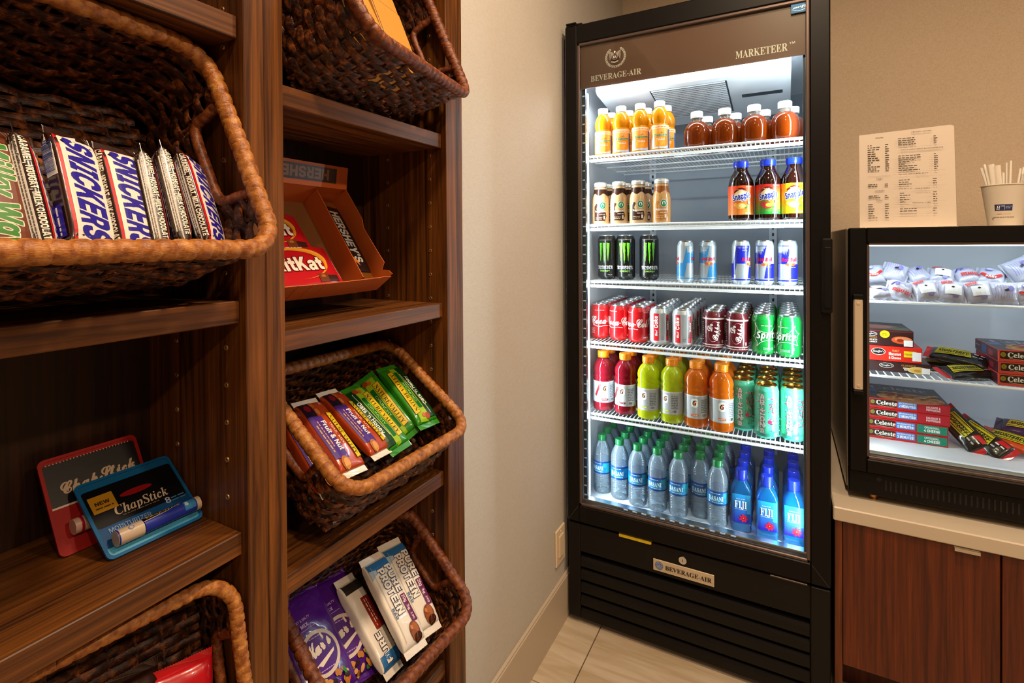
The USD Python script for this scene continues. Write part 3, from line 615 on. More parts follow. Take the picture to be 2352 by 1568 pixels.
def wrapped_rope(P, r, pitch, amp=0.34, n=14, closed=True):
    """A rim bound with a broad strand: the radius swells and nips along a helix."""
    P = np.asarray(P); d = np.linalg.norm(np.diff(P, axis=0), axis=1); s = np.concatenate([[0], np.cumsum(d)])
    L = s[-1] + (np.linalg.norm(P[0] - P[-1]) if closed else 0); turns = max(1, round(L / pitch))
    V, F = tube(P, r, n, closed)
    a = np.arange(n) * 2 * PI / n
    ph = (s[:, None] / L * turns + 0.35 * a[None] / PI) % 1.0
    wob = 0.75 + 0.5 * meshkit.noise(np.stack([s * 60, s * 0, s * 0], 1))[:, None]
    k = 1 + amp * wob * (np.clip(1 - np.abs(2 * ph - 1) ** 5, 0, 1) ** 0.6 - 0.75)
    m = len(P) * n; C = np.repeat(P, n, 0); V = V.copy(); V[:m] = C + (V[:m] - C) * k.reshape(-1, 1)
    return V, F
BASKETS = {}
def basket(key, O, th, psi, D, W, H, label, rim='weave_rim', seed=1, rr=0.0105, rp=0.0150):
    th, psi = math.radians(th), math.radians(psi)
    ex = rz(psi) @ [0, 1, 0]; ey = rz(psi) @ [-math.cos(th), 0, math.sin(th)]; R = np.stack([ex, ey, np.cross(ex, ey)], 1)
    loc = np.array(O) - R @ [W / 2, 0, 0]
    BASKETS[key] = (loc, R)
    rg = np.random.default_rng(seed)
    t = thing('woven_basket', label, 'basket', loc, R)
    RC, taper, pitch, stk = 0.045, 0.10, 0.0118, 0.030
    c, N, s, L = loop(W, D, RC, 0.0022)
    zj = 0.0015 * (meshkit.noise(np.stack([s * 25, s * 0 + seed, s * 0], 1)) - 0.5)
    obj('rim', wrapped_rope(np.column_stack([c, zj]), rr, rp), rim, t, 60, label='thick rim bound with a paler strand')
    h0, h1, hd = 0.30 * D, 0.72 * D, 0.062
    rows = int((H - 0.010) / pitch)
    def ring(w):
        sh = taper * w; return loop(W - 2 * sh, D - 2 * sh, max(RC - 0.4 * sh, 0.02), 0.006), sh
    for k in range(rows):
        w = 0.014 + k * pitch
        (c, N, s, L), sh = ring(w)
        ns = round(L / stk / 2) * 2
        off = 0.0042 * np.sin(2 * PI * s / L * ns / 2 + k * PI) + 0.0012 * (meshkit.noise(np.stack([s * 90, s * 0 + k, s * 0 + seed], 1)) - 0.5)
        dz = 0.0030 * (meshkit.noise(np.stack([s * 55, s * 0 + 7 * k, s * 0 + seed], 1)) - 0.5)
        P = np.column_stack([c[:, 0] + N[:, 0] * off, c[:, 1] + sh + N[:, 1] * off, -w + dz])
        wd = 0.0062 * (0.8 + 0.45 * meshkit.noise(np.stack([s * 45, s * 0 + 3 * k, s * 0 + seed], 1)))
        inhole = (np.abs(c[:, 0]) > W / 2 - sh - 0.012) & (P[:, 1] > h0) & (P[:, 1] < h1) if w < hd else np.zeros(len(c), bool)
        if inhole.any():
            idx = np.flatnonzero(~inhole); runs = np.split(idx, np.flatnonzero(np.diff(idx) > 1) + 1)
            if len(runs) > 2 and runs[0][0] == 0 and runs[-1][-1] == len(c) - 1: runs = [np.concatenate([runs[-1], runs[0]])] + runs[1:-1]
            for q in runs:
                if len(q) > 3: obj('woven_strand', tube(P[q], wd[q], 6, False, flat=(0.48, 1.0)), 'weave_brown', t, 60)
        else:
            obj('woven_strand', tube(P, wd, 6, True, flat=(0.48, 1.0)), 'weave_brown', t, 60)
    (c, N, s, L), sh = ring(H)
    st = []
    ns = round(L / stk / 2) * 2
    (c0, N0, s0, L0), sh0 = ring(0.0)
    for i in range(ns):
        a, b = int((i + 0.5) / ns * len(c0)), int((i + 0.5) / ns * len(c))
        if abs(c0[a, 0]) > W / 2 - 0.012 and h0 < c0[a, 1] < h1:
            f = hd / H; st.append(rod((c0[a, 0] * (1 - f) + c[b, 0] * f, c0[a, 1] * (1 - f) + (c[b, 1] + sh) * f, -hd), (c[b, 0], c[b, 1] + sh, -H), 0.0030, 6))
        else: st.append(rod((c0[a, 0], c0[a, 1], 0), (c[b, 0], c[b, 1] + sh, -H), 0.0030, 6))
    obj('stake', cat(*st), 'weave_brown', t, 60, kind='stuff', label='upright stakes the strands weave round')
    bt = []
    Wb, v0, v1 = W - 2 * sh - 0.004, sh + 0.006, D - sh - 0.006
    for k, v in enumerate(np.arange(v0, v1, pitch)):
        ins = 0.5 * min(max(0, 0.03 - min(v - v0, v1 - v)), 0.03)
        u = np.linspace(-Wb / 2 + ins, Wb / 2 - ins, 56)
        zz = -H + 0.0032 * np.sin(PI * u / stk + k * PI) + 0.002 * (meshkit.noise(np.stack([u * 60, u * 0 + k * 5, u * 0 + seed], 1)) - 0.5)
        bt.append(tube(np.column_stack([u, np.full_like(u, v), zz]), 0.0062, 6, False, flat=(1.0, 0.5)))
    for u in np.arange(-Wb / 2 + 0.02, Wb / 2 - 0.01, stk): bt.append(rod((u, v0, -H), (u, v1, -H), 0.0028, 6))
    obj('bottom_weave', cat(*bt), 'weave_brown', t, 60, kind='stuff', label='woven bottom of the basket')
    for sd in (-1, 1):
        x0, x1 = sd * (W / 2 - 0.001), sd * (W / 2 - taper * hd)
        U = smooth_path([(x0, h0 - 0.004, -0.006), (x0 * 0.5 + x1 * 0.5, h0, -hd * 0.5), (x1, h0 + 0.010, -hd + 0.004), (x1, (h0 + h1) / 2, -hd), (x1, h1 - 0.010, -hd + 0.004), (x0 * 0.5 + x1 * 0.5, h1, -hd * 0.5), (x0, h1 + 0.004, -0.006)], 14)
        obj('handle_wrap', wrapped_rope(U, 0.0072, 0.0115, 0.2, 12, False), 'weave_rim_dark', t, 60, label='bound edge of the hand hole')
    return t
basket('L1', (-.581, .44, 1.2726), 64.5, 6.3, .303, .37, .145, 'large woven basket of upright candy bars above the lip balm shelf', seed=1, rr=0.0108, rp=0.0185)
basket('R1', (-.584, .905, 1.5840), 66, 9.0, .27, .36, .170, 'woven basket at the top of the right unit, holding two tan cartons', 'weave_rim_dark', 2)
basket('NV', (-.592, .906, .8895), 37.5, 0.5, .265, .34, .120, 'woven basket of green and orange granola bars', seed=3)
basket('PP', (-.580, .904, .508), 41.9, -2.2, .25, .34, .155, 'woven basket of purple snack bags and white protein bars', 'weave_rim_dark', 4)
basket('L3', (-.60, .420, .555), 74.8, -9, .28, .36, .100, 'woven basket at the bottom left under the lip balm shelf', seed=5, rr=0.0085, rp=0.012)

# ================================================================ wrapped bars and bags
def flowpack(L, W, T, crimp=0.012, e=4.0, puff=6.0, seed=0, wrinkle=0.0):
    Lb = L - 2 * crimp
    def tap(x): return np.clip(1 - np.abs(2 * np.asarray(x) / Lb) ** puff, 0, 1) ** 0.45
    def ztop(x, y): return T / 2 * (0.03 + 0.97 * tap(x)) * np.clip(1 - np.abs(2 * np.asarray(y) / W) ** e, 0, 1) ** (1 / e)
    def yside(x, z): return W / 2 * np.clip(1 - np.abs(2 * np.asarray(z) / (T * (0.03 + 0.97 * tap(x)) + 1e-9)) ** e, 0, 1) ** (1 / e)
    nx, nc = 34, 28
    xs = np.sin(np.linspace(-PI / 2, PI / 2, nx)) * Lb / 2
    ph = np.arange(nc) * 2 * PI / nc + PI / nc
    sg_ = lambda a, p: np.sign(a) * np.abs(a) ** p
    V = np.zeros((nx, nc, 3)); hx = (0.03 + 0.97 * tap(xs)) * T / 2
    V[..., 0] = xs[:, None]; V[..., 1] = W / 2 * sg_(np.cos(ph), 2 / e)[None]; V[..., 2] = hx[:, None] * sg_(np.sin(ph), 2 / e)[None]
    if wrinkle:
        V[..., 2] += wrinkle * (meshkit.fbm(V * [70, 70, 0] + seed * 9.1, 2, seed) - 0.5) * tap(xs)[:, None]
    V = V.reshape(-1, 3)
    i, j = np.meshgrid(np.arange(nx - 1), np.arange(nc), indexing='ij'); k = (j + 1) % nc
    q = np.stack([i * nc + j, (i + 1) * nc + j, (i + 1) * nc + k, i * nc + k], -1).reshape(-1, 4)[:, ::-1]
    caps = [[0 * nc + a for a in (0, b, b + 1)] for b in range(1, nc - 1)], [[(nx - 1) * nc + a for a in (0, b + 1, b)] for b in range(1, nc - 1)]
    body = (V, np.vstack([q[:, [0, 1, 2]], q[:, [0, 2, 3]], caps[0], caps[1]]))
    seals = []
    if crimp > 0:
        nz = max(6, int(W / 0.003)); yy = np.linspace(-W / 2, W / 2, 2 * nz + 1)
        zig = [(Lb / 2 + crimp - (0.0012 if i % 2 else 0), y) for i, y in enumerate(yy)]
        pg = sg.Polygon([(Lb / 2 - 0.003, -W / 2)] + zig + [(Lb / 2 - 0.003, W / 2)])
        for s in (1, -1):
            v, f = prism(sa.scale(pg, s, 1, origin=(0, 0)), 0.0007, -0.00035)
            v = v.copy(); v[:, 2] += 0.0012 * np.sin(v[:, 0] * 2 * PI / 0.003) * 0.25 + 0.25 * wrinkle * np.sin(v[:, 1] * 90 + seed)
            seals.append((v, f))
    top = lambda x, y, off: np.stack([np.asarray(x, float), np.asarray(y, float), ztop(x, y) + off], -1)
    side = lambda s: (lambda x, y, off: np.stack([np.asarray(x, float), s * (yside(x, np.asarray(y) * -s) + off) , -s * np.asarray(y, float) * -1.0 * (1 if s > 0 else 1)], -1))
    def side_map(s):
        # text x runs along the bar, text y across its edge; seen from the side it faces
        def f(x, y, off):
            z = np.asarray(y, float) * (1 if s < 0 else -1)
            return np.stack([np.asarray(x, float), s * (yside(x, z) + off), z], -1)
        return f
    return body, seals, top, side_map
def wrapped(name, label, category, dims, body_mat, prints, loc, R, group=None, seal_mat=None, pm='print_gloss', seed=0, wrinkle=0.0, e=4.0, puff=6.0):
    """A flow-wrapped bar or bag; prints: (side, Print) with side 'top', 'rot' (text across), -1 or 1 (the long edges)."""
    L, W, T, cr = dims
    body, seals, top, side_map = flowpack(L, W, T, cr, e, puff, seed, wrinkle)
    t = thing(name, label, category, loc, R, group)
    obj('wrapper', body, body_mat, t, 40)
    for s in seals: obj('end_seal', s, seal_mat or body_mat, t)
    for side, p in prints:
        if side == 'top': m = p.mesh(top, dx=0.010, dy=0.006, step=0.00007, base=0.0003 + wrinkle * 0.5)
        elif side == 'rot': m = p.mesh(lambda x, y, off: top(-np.asarray(y), np.asarray(x), off), dx=0.006, dy=0.008, step=0.00007, base=0.0003 + wrinkle * 0.5)
        else: m = p.mesh(side_map(side), dx=0.010, dy=0.006, step=0.00007)
        obj('print', m, pm, t)
    return t
def in_basket(key, top, bottom, z, roll=0.0):
    """Pose of a bar whose length runs from top to bottom (u, v) in the basket's opening plane, z above (+) or below it; roll turns its face."""
    loc, R = BASKETS[key]
    a, b = np.array([*top, z]), np.array([*bottom, z]); x = (b - a) / np.linalg.norm(b - a)
    n = np.array([0, 0, 1.0]); y = np.cross(n, x); L = np.stack([x, y, n], 1) @ rx(math.radians(roll))
    return loc + R @ ((a + b) / 2), R @ L

mat('wrap_brown', '#2a130b', 0.25, coat=0.5, bump=(120, 0.15, 0.001)); mat('wrap_red', '#b5101c', 0.25, coat=0.5, bump=(120, 0.15, 0.001)); mat('wrap_cream', '#e9e2d6', 0.3, coat=0.4, bump=(90, 0.25, 0.002))
mat('wrap_orange', '#b3431a', 0.25, coat=0.5, bump=(120, 0.15, 0.001)); mat('wrap_green', '#2f8a1f', 0.22, coat=0.5, bump=(120, 0.15, 0.001)); mat('wrap_purple', '#4a1480', 0.22, coat=0.6, bump=(60, 0.35, 0.002))
mat('wrap_black', '#100a08', 0.22, coat=0.5, bump=(120, 0.15, 0.001)); mat('foil_gold', '#c99a3c', 0.25, metal=0.9); mat('wrap_milky', '#5a2c18', 0.25, coat=0.5)
mat('card_orange', '#b9591c', 0.55); mat('card_kraft', '#b07a2a', 0.6); mat('card_tan', '#c48a30', 0.55); mat('card_inside', '#7a4a1c', 0.7)

BLUE, CREAM = '#2a1f96', '#e8e2d4'
def snickers_face(L, W):
    p = Print(); h = W * 0.44
    p.rect(-L / 2 + 0.011, -h, L / 2 - 0.011, h, '#c01220', 0.004); p.rect(-L / 2 + 0.0135, -h + 0.0028, L / 2 - 0.0135, h - 0.0028, CREAM, 0.003)
    p.text('SNICKERS', -L / 2 + 0.0145, -W * 0.29, W * 0.58, BLUE, 'heavy', w=L - 0.032, shear=0.25)
    return p
def nutrition_edge(L, T, words, seed):
    p = Print(); p.rect(-L / 2 + 0.013, -T * 0.44, L / 2 - 0.013, T * 0.02, '#cfc9c0')
    for k in range(4): p.words(-L / 2 + 0.015, L / 2 - 0.018, -T * 0.40 + k * T * 0.10, T * 0.045, '#555049', seed * 5 + k)
    p.text('Nutrition Facts', -L / 2 + 0.015, -T * 0.10, T * 0.10, '#26211c', 'bold', w=0.03)
    p.text(words, -L / 2 + 0.014, T * 0.10, T * 0.24, CREAM, 'heavy', w=L - 0.034)
    return p
G = 'candy bars standing in the large basket'
SN = (0.152, 0.050, 0.0235, 0.010)
ING = 'CARAMEL, NOUGAT, MILK CHOCOLATE'
bars = [
    ('snickers', 'brown bar with red bordered white panel, tallest, with a barcode edge', (0.0200, 0.172), (0.0100, 0.020), -0.062, -14),
    ('snickers', 'brown bar with red bordered white panel, second from the left with that panel facing out', (0.0660, 0.163), (0.0548, 0.012), -0.062, -6),
    ('snickers', 'brown bar with white panel turned away, next to the hand hole of the large basket', (0.1540, 0.171), (0.1470, 0.020), -0.062, -30),
    ('edge', 'candy bar standing edge on with grey facts strip, left of the two in the middle', (0.0950, 0.161), (0.0800, 0.012), -0.068, -66),
    ('edge', 'candy bar standing edge on with grey facts strip, right of the two in the middle', (0.1210, 0.171), (0.1085, 0.020), -0.066, -64),
    ('edge', 'dark candy bar edge on, between the green lettered bar and the tallest bar', (-0.0215, 0.161), (-0.0250, 0.012), -0.070, -60),
    ('milky', 'brown candy bar with slanted green lettering, leftmost in the large basket', (-0.0530, 0.160), (-0.0600, 0.012), -0.062, -4),
]
for i, (kind, lab, a, b, z, roll) in enumerate(bars):
    loc, R = in_basket('L1', a, b, z, roll)
    L, W, T, c = SN
    if kind == 'milky':
        p = Print(); p.rect(-L / 2 + 0.012, -W * 0.30, L / 2 - 0.012, W * 0.34, '#6b3520'); 
        p.text('Milky Way', -L / 2 + 0.020, -W * 0.16, W * 0.40, '#2f7d23', 'sansi', w=L - 0.036, outline='#e6d8c0', ow=0.0010, fat=0.02)
        p.words(-L / 2 + 0.02, L / 2 - 0.03, -W * 0.40, 0.002, '#c7a98c', 3)
        wrapped('candy_bar', lab, 'candy bar', SN, 'wrap_milky', [('top', p)], loc, R, G, seed=i)
    elif kind == 'snickers':
        pr = [('top', snickers_face(L, W)), (-1, nutrition_edge(L, T, ING, i))]
        if i == 0:
            q = Print(); q.rect(-L / 2 + 0.012, -T * 0.40, -L / 2 + 0.062, T * 0.40, '#d9d6cf')
            x = -L / 2 + 0.020; r = random.Random(5)
            while x < -L / 2 + 0.058:
                wv = r.choice((0.0006, 0.0010, 0.0015)); q.rect(x, -T * 0.30, x + wv, T * 0.26, '#3b4a80'); x += wv + r.choice((0.0006, 0.0011))
            q.rect(L / 2 - 0.055, -T * 0.30, L / 2 - 0.02, T * 0.2, '#2a1f96'); q.words(L / 2 - 0.053, L / 2 - 0.022, -T * 0.1, 0.002, CREAM, 2)
            pr = [pr[0], (-1, q)]
        wrapped('candy_bar', lab, 'candy bar', SN, 'wrap_brown', pr, loc, R, G, seed=i)
    else:
        wrapped('candy_bar', lab, 'candy bar', SN, 'wrap_brown', [('top', snickers_face(L, W)), (-1, nutrition_edge(L, T, ING if i != 5 else 'CARAMEL, NOUGAT, MILK CHOCOLATE', i))], loc, R, G, seed=i)

# granola bars
YEL, DG = '#e3c41f', '#0d4a1c'
def trail_mix():
    L, W = 0.176, 0.056; p = Print()
    p.rect(-L / 2 + 0.013, -W * 0.47, -0.030, -W * 0.12, '#2a1226'); p.ell(-0.060, -W * 0.28, 0.008, 0.006, '#7e1420'); p.ell(-0.045, -W * 0.36, 0.007, 0.005, '#16122c'); p.ell(-0.068, -W * 0.06, 0.010, 0.0042, '#b9672c'); p.ell(-0.048, -W * 0.03, 0.008, 0.004, '#c47a3a')
    p.poly([(-0.042, -W * 0.47), (-0.036, -W * 0.02), (0.058, -W * 0.02), (0.052, -W * 0.47)], '#4b2a86')
    p.text('Fruit & Nut', -0.026, -W * 0.17, 0.0095, '#efe7e0', 'bold', w=0.066, fat=0.02); p.words(-0.028, 0.030, -W * 0.30, 0.0022, '#c9a06a', 4); p.words(-0.020, 0.040, -W * 0.40, 0.0022, '#c9a06a', 5)
    p.text('TRAIL MIX', -0.020, W * 0.065, 0.0048, '#f3d9b8', 'regular', w=0.050)
    p.poly([(-0.042, W * 0.20), (-0.040, W * 0.41), (0.062, W * 0.45), (0.064, W * 0.24)], '#6b4a12'); p.poly([(-0.041, W * 0.215), (-0.039, W * 0.40), (0.061, W * 0.435), (0.063, W * 0.255)], YEL)
    p.text('NATURE VALLEY', -0.034, W * 0.245, 0.0072, '#4a3a10', 'serif', w=0.090)
    p.ell(0.064, -W * 0.22, 0.0125, 0.0085, '#b06a2a'); p.ell(0.066, -W * 0.20, 0.0095, 0.006, '#d99a55')
    p.text('190', -L / 2 + 0.016, W * 0.22, 0.004, '#f0e0d0', 'bold')
    return L, W, p
def oats(flip=False):
    L, W = 0.176, 0.056; p = Print()
    p.rect(-L / 2 + 0.012, -W * 0.47, L / 2 - 0.012, -W * 0.10, '#0c3f18'); p.poly([(-L / 2 + 0.012, -W * 0.10), (-L / 2 + 0.014, W * 0.34), (L / 2 - 0.014, W * 0.12), (L / 2 - 0.012, -W * 0.12)], '#9ac11f')
    p.text("Oats 'n Honey", -0.040, -W * 0.36, 0.0088, '#f2f0e4', 'bold', w=0.082); p.line([(-0.062, -W * 0.22), (-0.05, -W * 0.25), (0.05, -W * 0.13)], 0.0010, '#f4f4ea')
    p.rect(-0.045, -W * 0.075, 0.058, W * 0.085, '#0f6a28', 0.002); p.text('CRUNCHY', -0.028, -W * 0.035, 0.0048, '#bfe07a', 'regular', w=0.056)
    p.poly([(-0.054, W * 0.13), (-0.056, W * 0.40), (0.060, W * 0.36), (0.062, W * 0.11)], '#6b4a12'); p.poly([(-0.053, W * 0.145), (-0.055, W * 0.385), (0.059, W * 0.345), (0.061, W * 0.125)], YEL)
    p.text('NATURE VALLEY', -0.049, W * 0.165, 0.0088, '#3f3a10', 'serif', w=0.104, rot=-0.8)
    p.ell(-0.066, -W * 0.05, 0.007, 0.006, '#a8481c'); p.ell(-0.062, W * 0.10, 0.005, 0.004, '#c9662a')
    return L, W, p
G = 'granola bars in the wide basket'
for i, (kind, lab, a, b, z, roll, flip) in enumerate([
    ('tm', 'orange and purple fruit and nut granola bar, leftmost, tucked against the basket side', (-0.1240, 0.205), (-0.1430, 0.034), -0.056, -16, 0),
    ('tm', 'orange and purple fruit and nut granola bar with an almond, middle of the three', (-0.0870, 0.215), (-0.0950, 0.044), -0.042, -4, 0),
    ('tm', 'orange and purple fruit and nut granola bar beside the green bars', (-0.0270, 0.222), (-0.0180, 0.051), -0.046, -8, 0),
    ('oat', 'dark green oats and honey granola bar beside the orange ones, lettering facing up', (0.0270, 0.214), (0.0320, 0.046), -0.050, 6, 0),
    ('oat', 'green granola bar between the two other green ones, turned on its side', (0.0880, 0.232), (0.0800, 0.064), -0.062, 44, 0),
    ('oat', 'bright green granola bar at the far right, its lettering upside down', (0.1360, 0.222), (0.1180, 0.056), -0.032, -6, 1)]):
    loc, R = in_basket('NV', *((b, a) if flip else (a, b)), z, roll)
    L, W, p = trail_mix() if kind == 'tm' else oats()
    wrapped('granola_bar', lab, 'granola bar', (L, W, 0.024, 0.012), 'wrap_orange' if kind == 'tm' else 'wrap_green', [('top', p)], loc, R, G, seal_mat='wrap_cream' if kind == 'tm' else None, seed=i, wrinkle=0.0014)

# protein bars, snack bags
NAVY = '#1e2a55'
def protein(front=True):
    L, W = 0.198, 0.058; p = Print()
    if front:
        p.poly([(-L / 2 + 0.014, -W * 0.46), (-L / 2 + 0.014, W * 0.46), (-0.052, W * 0.46), (-0.066, W * 0.10), (-0.052, -W * 0.46)], '#2f6fae'); p.poly([(-L / 2 + 0.030, -W * 0.46), (-0.064, -W * 0.1), (-0.050, -W * 0.46)], '#a8c6de')
        p.text('PURE', -0.066, W * 0.16, 0.0165, '#efe9dc', 'heavy', w=0.058, outline=NAVY, ow=0.0010); p.text('PROTEIN', -0.064, -W * 0.19, 0.0165, '#efe9dc', 'heavy', w=0.092, outline=NAVY, ow=0.0010)
        p.text('BAR', 0.012, -W * 0.36, 0.0066, '#55709a', 'bold', w=0.021)
        p.rect(-0.002, W * 0.18, 0.052, W * 0.42, '#6b1f52'); p.text('20g', 0.0, W * 0.23, 0.0082, '#efe0ea', 'bold', w=0.014); p.text('3g', 0.020, W * 0.24, 0.0062, '#efe0ea', 'bold'); p.text('190', 0.036, W * 0.25, 0.0050, '#efe0ea', 'bold')
        for (a, b, c, d, col) in ((0.066, W * 0.12, 0.017, 0.012, '#7a3c14'), (0.062, W * 0.16, 0.010, 0.007, '#a55a20'), (0.072, W * 0.05, 0.009, 0.007, '#8f4a1a'), (0.078, W * 0.17, 0.008, 0.010, '#3a1a0c'), (0.058, W * 0.03, 0.004, 0.003, '#c47a30')): p.ell(a, b, c, d, col)
        p.line([(-0.075, -W * 0.36), (0.075, -W * 0.36)], 0.0008, '#b9b0a4', False)
    else:
        p.rect(-L / 2 + 0.014, -W * 0.46, -0.062, W * 0.46, '#2a2420'); p.rect(-0.045, -W * 0.05, 0.020, W * 0.40, '#8a2416'); p.words(-0.04, 0.015, W * 0.05, 0.0025, '#e0c0b0', 3); p.words(-0.04, 0.010, W * 0.15, 0.0025, '#e0c0b0', 4)
        p.text('PURE', 0.078, W * 0.02, 0.0165, '#efe9dc', 'heavy', w=0.054, outline=NAVY, ow=0.0010, rot=180); p.rect(0.062, -W * 0.46, L / 2 - 0.013, W * 0.46, '#2f6fae')
    return L, W, p
for i, (lab, a, b, z, roll, fr_) in enumerate([
    ('white protein bar with blue corner, nearest the basket hand hole', (0.1135, 0.218), (0.0850, 0.022), -0.044, 2, 1),
    ('white protein bar with blue corner, in front beside the snack bags', (0.0520, 0.214), (0.0330, 0.018), -0.036, -3, 1),
    ('white protein bar with a dark red stripe, lying behind the others', (0.0060, 0.218), (0.0010, 0.018), -0.076, -16, 0)]):
    loc, R = in_basket('PP', a, b, z, roll)
    L, W, p = protein(fr_)
    wrapped('protein_bar', lab, 'protein bar', (L, W, 0.026, 0.014), 'wrap_cream', [('top', p)], loc, R, 'white protein bars in the lowest right basket', seed=20 + i, wrinkle=0.002)
def snack_bag():
    p = Print()
    p.text('SWEET & SALTY', -0.034, 0.052, 0.0042, '#b79ac9', 'bold', w=0.04, rot=6); p.text('MIX', -0.018, 0.043, 0.0058, '#b79ac9', 'heavy', w=0.016, rot=6)
    p.line([(-0.03, 0.038), (0.01, 0.041)], 0.0008, '#b79ac9', False)
    p.ell(0, -0.004, 0.0385, 0.0365, '#cdbfae'); p.ell(0, -0.004, 0.0325, 0.0305, '#571a86'); p.ell(0, -0.004, 0.0315, 0.0295, '#4c1579')
    p.text("Kar's", -0.028, -0.010, 0.024, '#e6d9c4', 'script', w=0.056, rot=14, fat=0.05); p.poly([(-0.018, -0.020), (0.026, -0.006), (0.024, -0.011), (-0.006, -0.024), (-0.012, -0.020), (-0.020, -0.026)], '#e6d9c4')
    star = [(0.003 * (1 if k % 2 == 0 else 0.45) * math.sin(k * PI / 5), 0.003 * (1 if k % 2 == 0 else 0.45) * math.cos(k * PI / 5)) for k in range(10)]
    p.add(sa.translate(sg.Polygon(star), 0.012, 0.017), '#e6d9c4'); p.words(-0.014, 0.012, 0.0215, 0.0016, '#b79ac9', 3); p.words(-0.012, 0.016, -0.0305, 0.0016, '#b79ac9', 4)
    r = random.Random(3)
    for k in range(46):
        x, y = r.uniform(-0.036, 0.036), r.uniform(-0.068, -0.040)
        if (x / 0.042) ** 2 + ((y + 0.004) / 0.040) ** 2 < 1: continue
        p.add(sa.translate(sa.rotate(ell(0, 0, r.uniform(0.004, 0.007), r.uniform(0.003, 0.0045), 12), r.uniform(0, 180), origin=(0, 0)), x, y), r.choice(['#c98b45', '#d9a663', '#b5762f', '#3a1c12', '#2a1410', '#d94a1c', '#2e7d32', '#e0b070', '#b5762f']))
    p.items = [(sa.translate(sa.scale(g, 0.98, 1.04, origin=(0, 0)), 0, -0.016), c, k) for i_, (g, c, k) in enumerate(p.items)]
    return p
for i, (lab, a, b, z, roll) in enumerate([
    ('purple snack bag with a round emblem, in front at the left of the basket', (-0.1000, 0.250), (-0.1220, 0.052), -0.074, -4),
    ('purple snack bag half hidden behind the other purple bag', (-0.0260, 0.247), (-0.0580, 0.050), -0.098, 6)]):
    loc, R = in_basket('PP', a, b, z, roll)
    wrapped('snack_bag', lab, 'snack bag', (0.200, 0.112, 0.038, 0.012), 'wrap_purple', [('rot', snack_bag())], loc, R, 'purple snack bags in the lowest right basket', seed=30 + i, wrinkle=0.004, e=2.6, puff=2.6)
# tan cartons in the top basket
def carton(name, lab, key, c, size, yaw, lean, material, group):
    loc, R = BASKETS[key]
    t = thing(name, lab, 'carton', loc + R @ np.array(c), R @ rz(yaw) @ rx(lean), group)
    a, b, h = size
    obj('carton_body', box(-a / 2, -b / 2, -h / 2, a / 2, b / 2, h / 2, 0.0015), material, t)
    obj('lid_flap', box(-a / 2 + 0.001, -b / 2 - 0.0006, h / 2, a / 2 - 0.001, b * 0.30, h / 2 + 0.0012, 0.0004), material, t)
    obj('tuck_edge', box(-a / 2 + 0.004, b * 0.30, h / 2, a / 2 - 0.004, b * 0.31, h / 2 + 0.0006), 'card_inside', t)
    return t
carton('carton', 'plain tan carton at the left in the top basket, cut by the frame', 'R1', (-0.112, 0.090, -0.050), (0.074, 0.150, 0.055), 0.10, 0.0, 'card_tan', None)
carton('carton', 'plain tan carton in the middle of the top basket', 'R1', (-0.020, 0.088, -0.052), (0.092, 0.165, 0.060), 0.02, 0.05, 'card_tan', None)
# lower left basket: candy bags, mostly in shadow
for i, (lab, a, b, z, m_, roll) in enumerate([
    ('red candy bag at the right of the bottom left basket', (0.128, 0.192), (0.116, 0.070), -0.050, 'wrap_red', 5), ('dark brown candy bag beside the red one in the bottom left basket', (0.070, 0.214), (0.056, 0.090), -0.055, 'wrap_brown', -8)]):
    loc, R = in_basket('L3', a, b, z, roll)
    p = Print(); p.ell(0.0, 0.0, 0.026, 0.018, '#d9822a' if i == 0 else '#5a2a14'); p.ell(-0.004, 0.004, 0.014, 0.010, '#efe6d8' if i == 0 else '#7a3c1c')
    wrapped('candy_bag', lab, 'candy bag', (0.125, 0.070, 0.030, 0.010), m_, [('top', p)], loc, R, None, seed=40 + i, wrinkle=0.004, e=2.6, puff=2.8)

# open display carton with chocolate wafers and a chocolate bar
th = math.radians(54.3); O = np.array([-0.700, 0.795, 1.2174])
ex, ey = np.array([0, 1.0, 0]), np.array([-math.cos(th), 0, math.sin(th)]); KR = np.stack([ex, ey, np.cross(ex, ey)], 1); KW, KD, KH = 0.275, 0.222, 0.058
KL = O - KR @ [KW / 2, 0, 0]; BASKETS['KK'] = (KL, KR)
kc = thing('display_carton', 'orange open display carton tilted on the shelf, holding red wafers', 'display box', KL, KR)
tk = 0.0016
obj('carton_floor', box(-KW / 2, 0, -KH, KW / 2, KD, -KH + tk), 'card_inside', kc)
obj('side_wall', move(prism(sg.Polygon([(0, -KH), (KD, -KH), (KD, 0.0), (KD * 0.62, 0.0), (KD * 0.55, -0.008), (KD * 0.30, -0.006), (KD * 0.14, -0.004), (KD * 0.10, -0.018), (KD * 0.05, -0.004), (0, 0)]), tk), (KW / 2 - tk, 0, 0), np.array([[0, 0, 1], [1, 0, 0], [0, 1, 0]], float)), 'card_orange', kc)
obj('side_wall', box(-KW / 2, 0, -KH, -KW / 2 + tk, KD, 0), 'card_orange', kc)
obj('front_wall', cat(*[box(u, -0.004 * math.cos(u * 8) , -KH + 0.002, u + 0.0277, -0.004 * math.cos(u * 8) + tk, -0.012 + 0.0006 * i) for i, u in enumerate(np.arange(-KW / 2, KW / 2 - 0.01, 0.0275))]), 'card_orange', kc)
obj('back_wall', box(-KW / 2, KD - tk, -KH, KW / 2, KD, 0), 'card_orange', kc)
obj('divider', box(0.066, 0.004, -KH + tk, 0.0676, KD - 0.002, -0.010), 'card_orange', kc)
obj('lid', move(box(-KW / 2, 0, 0, KW / 2, 0.046, tk), (0, KD - 0.004, -0.001), rx(math.radians(42))), 'card_orange', kc)
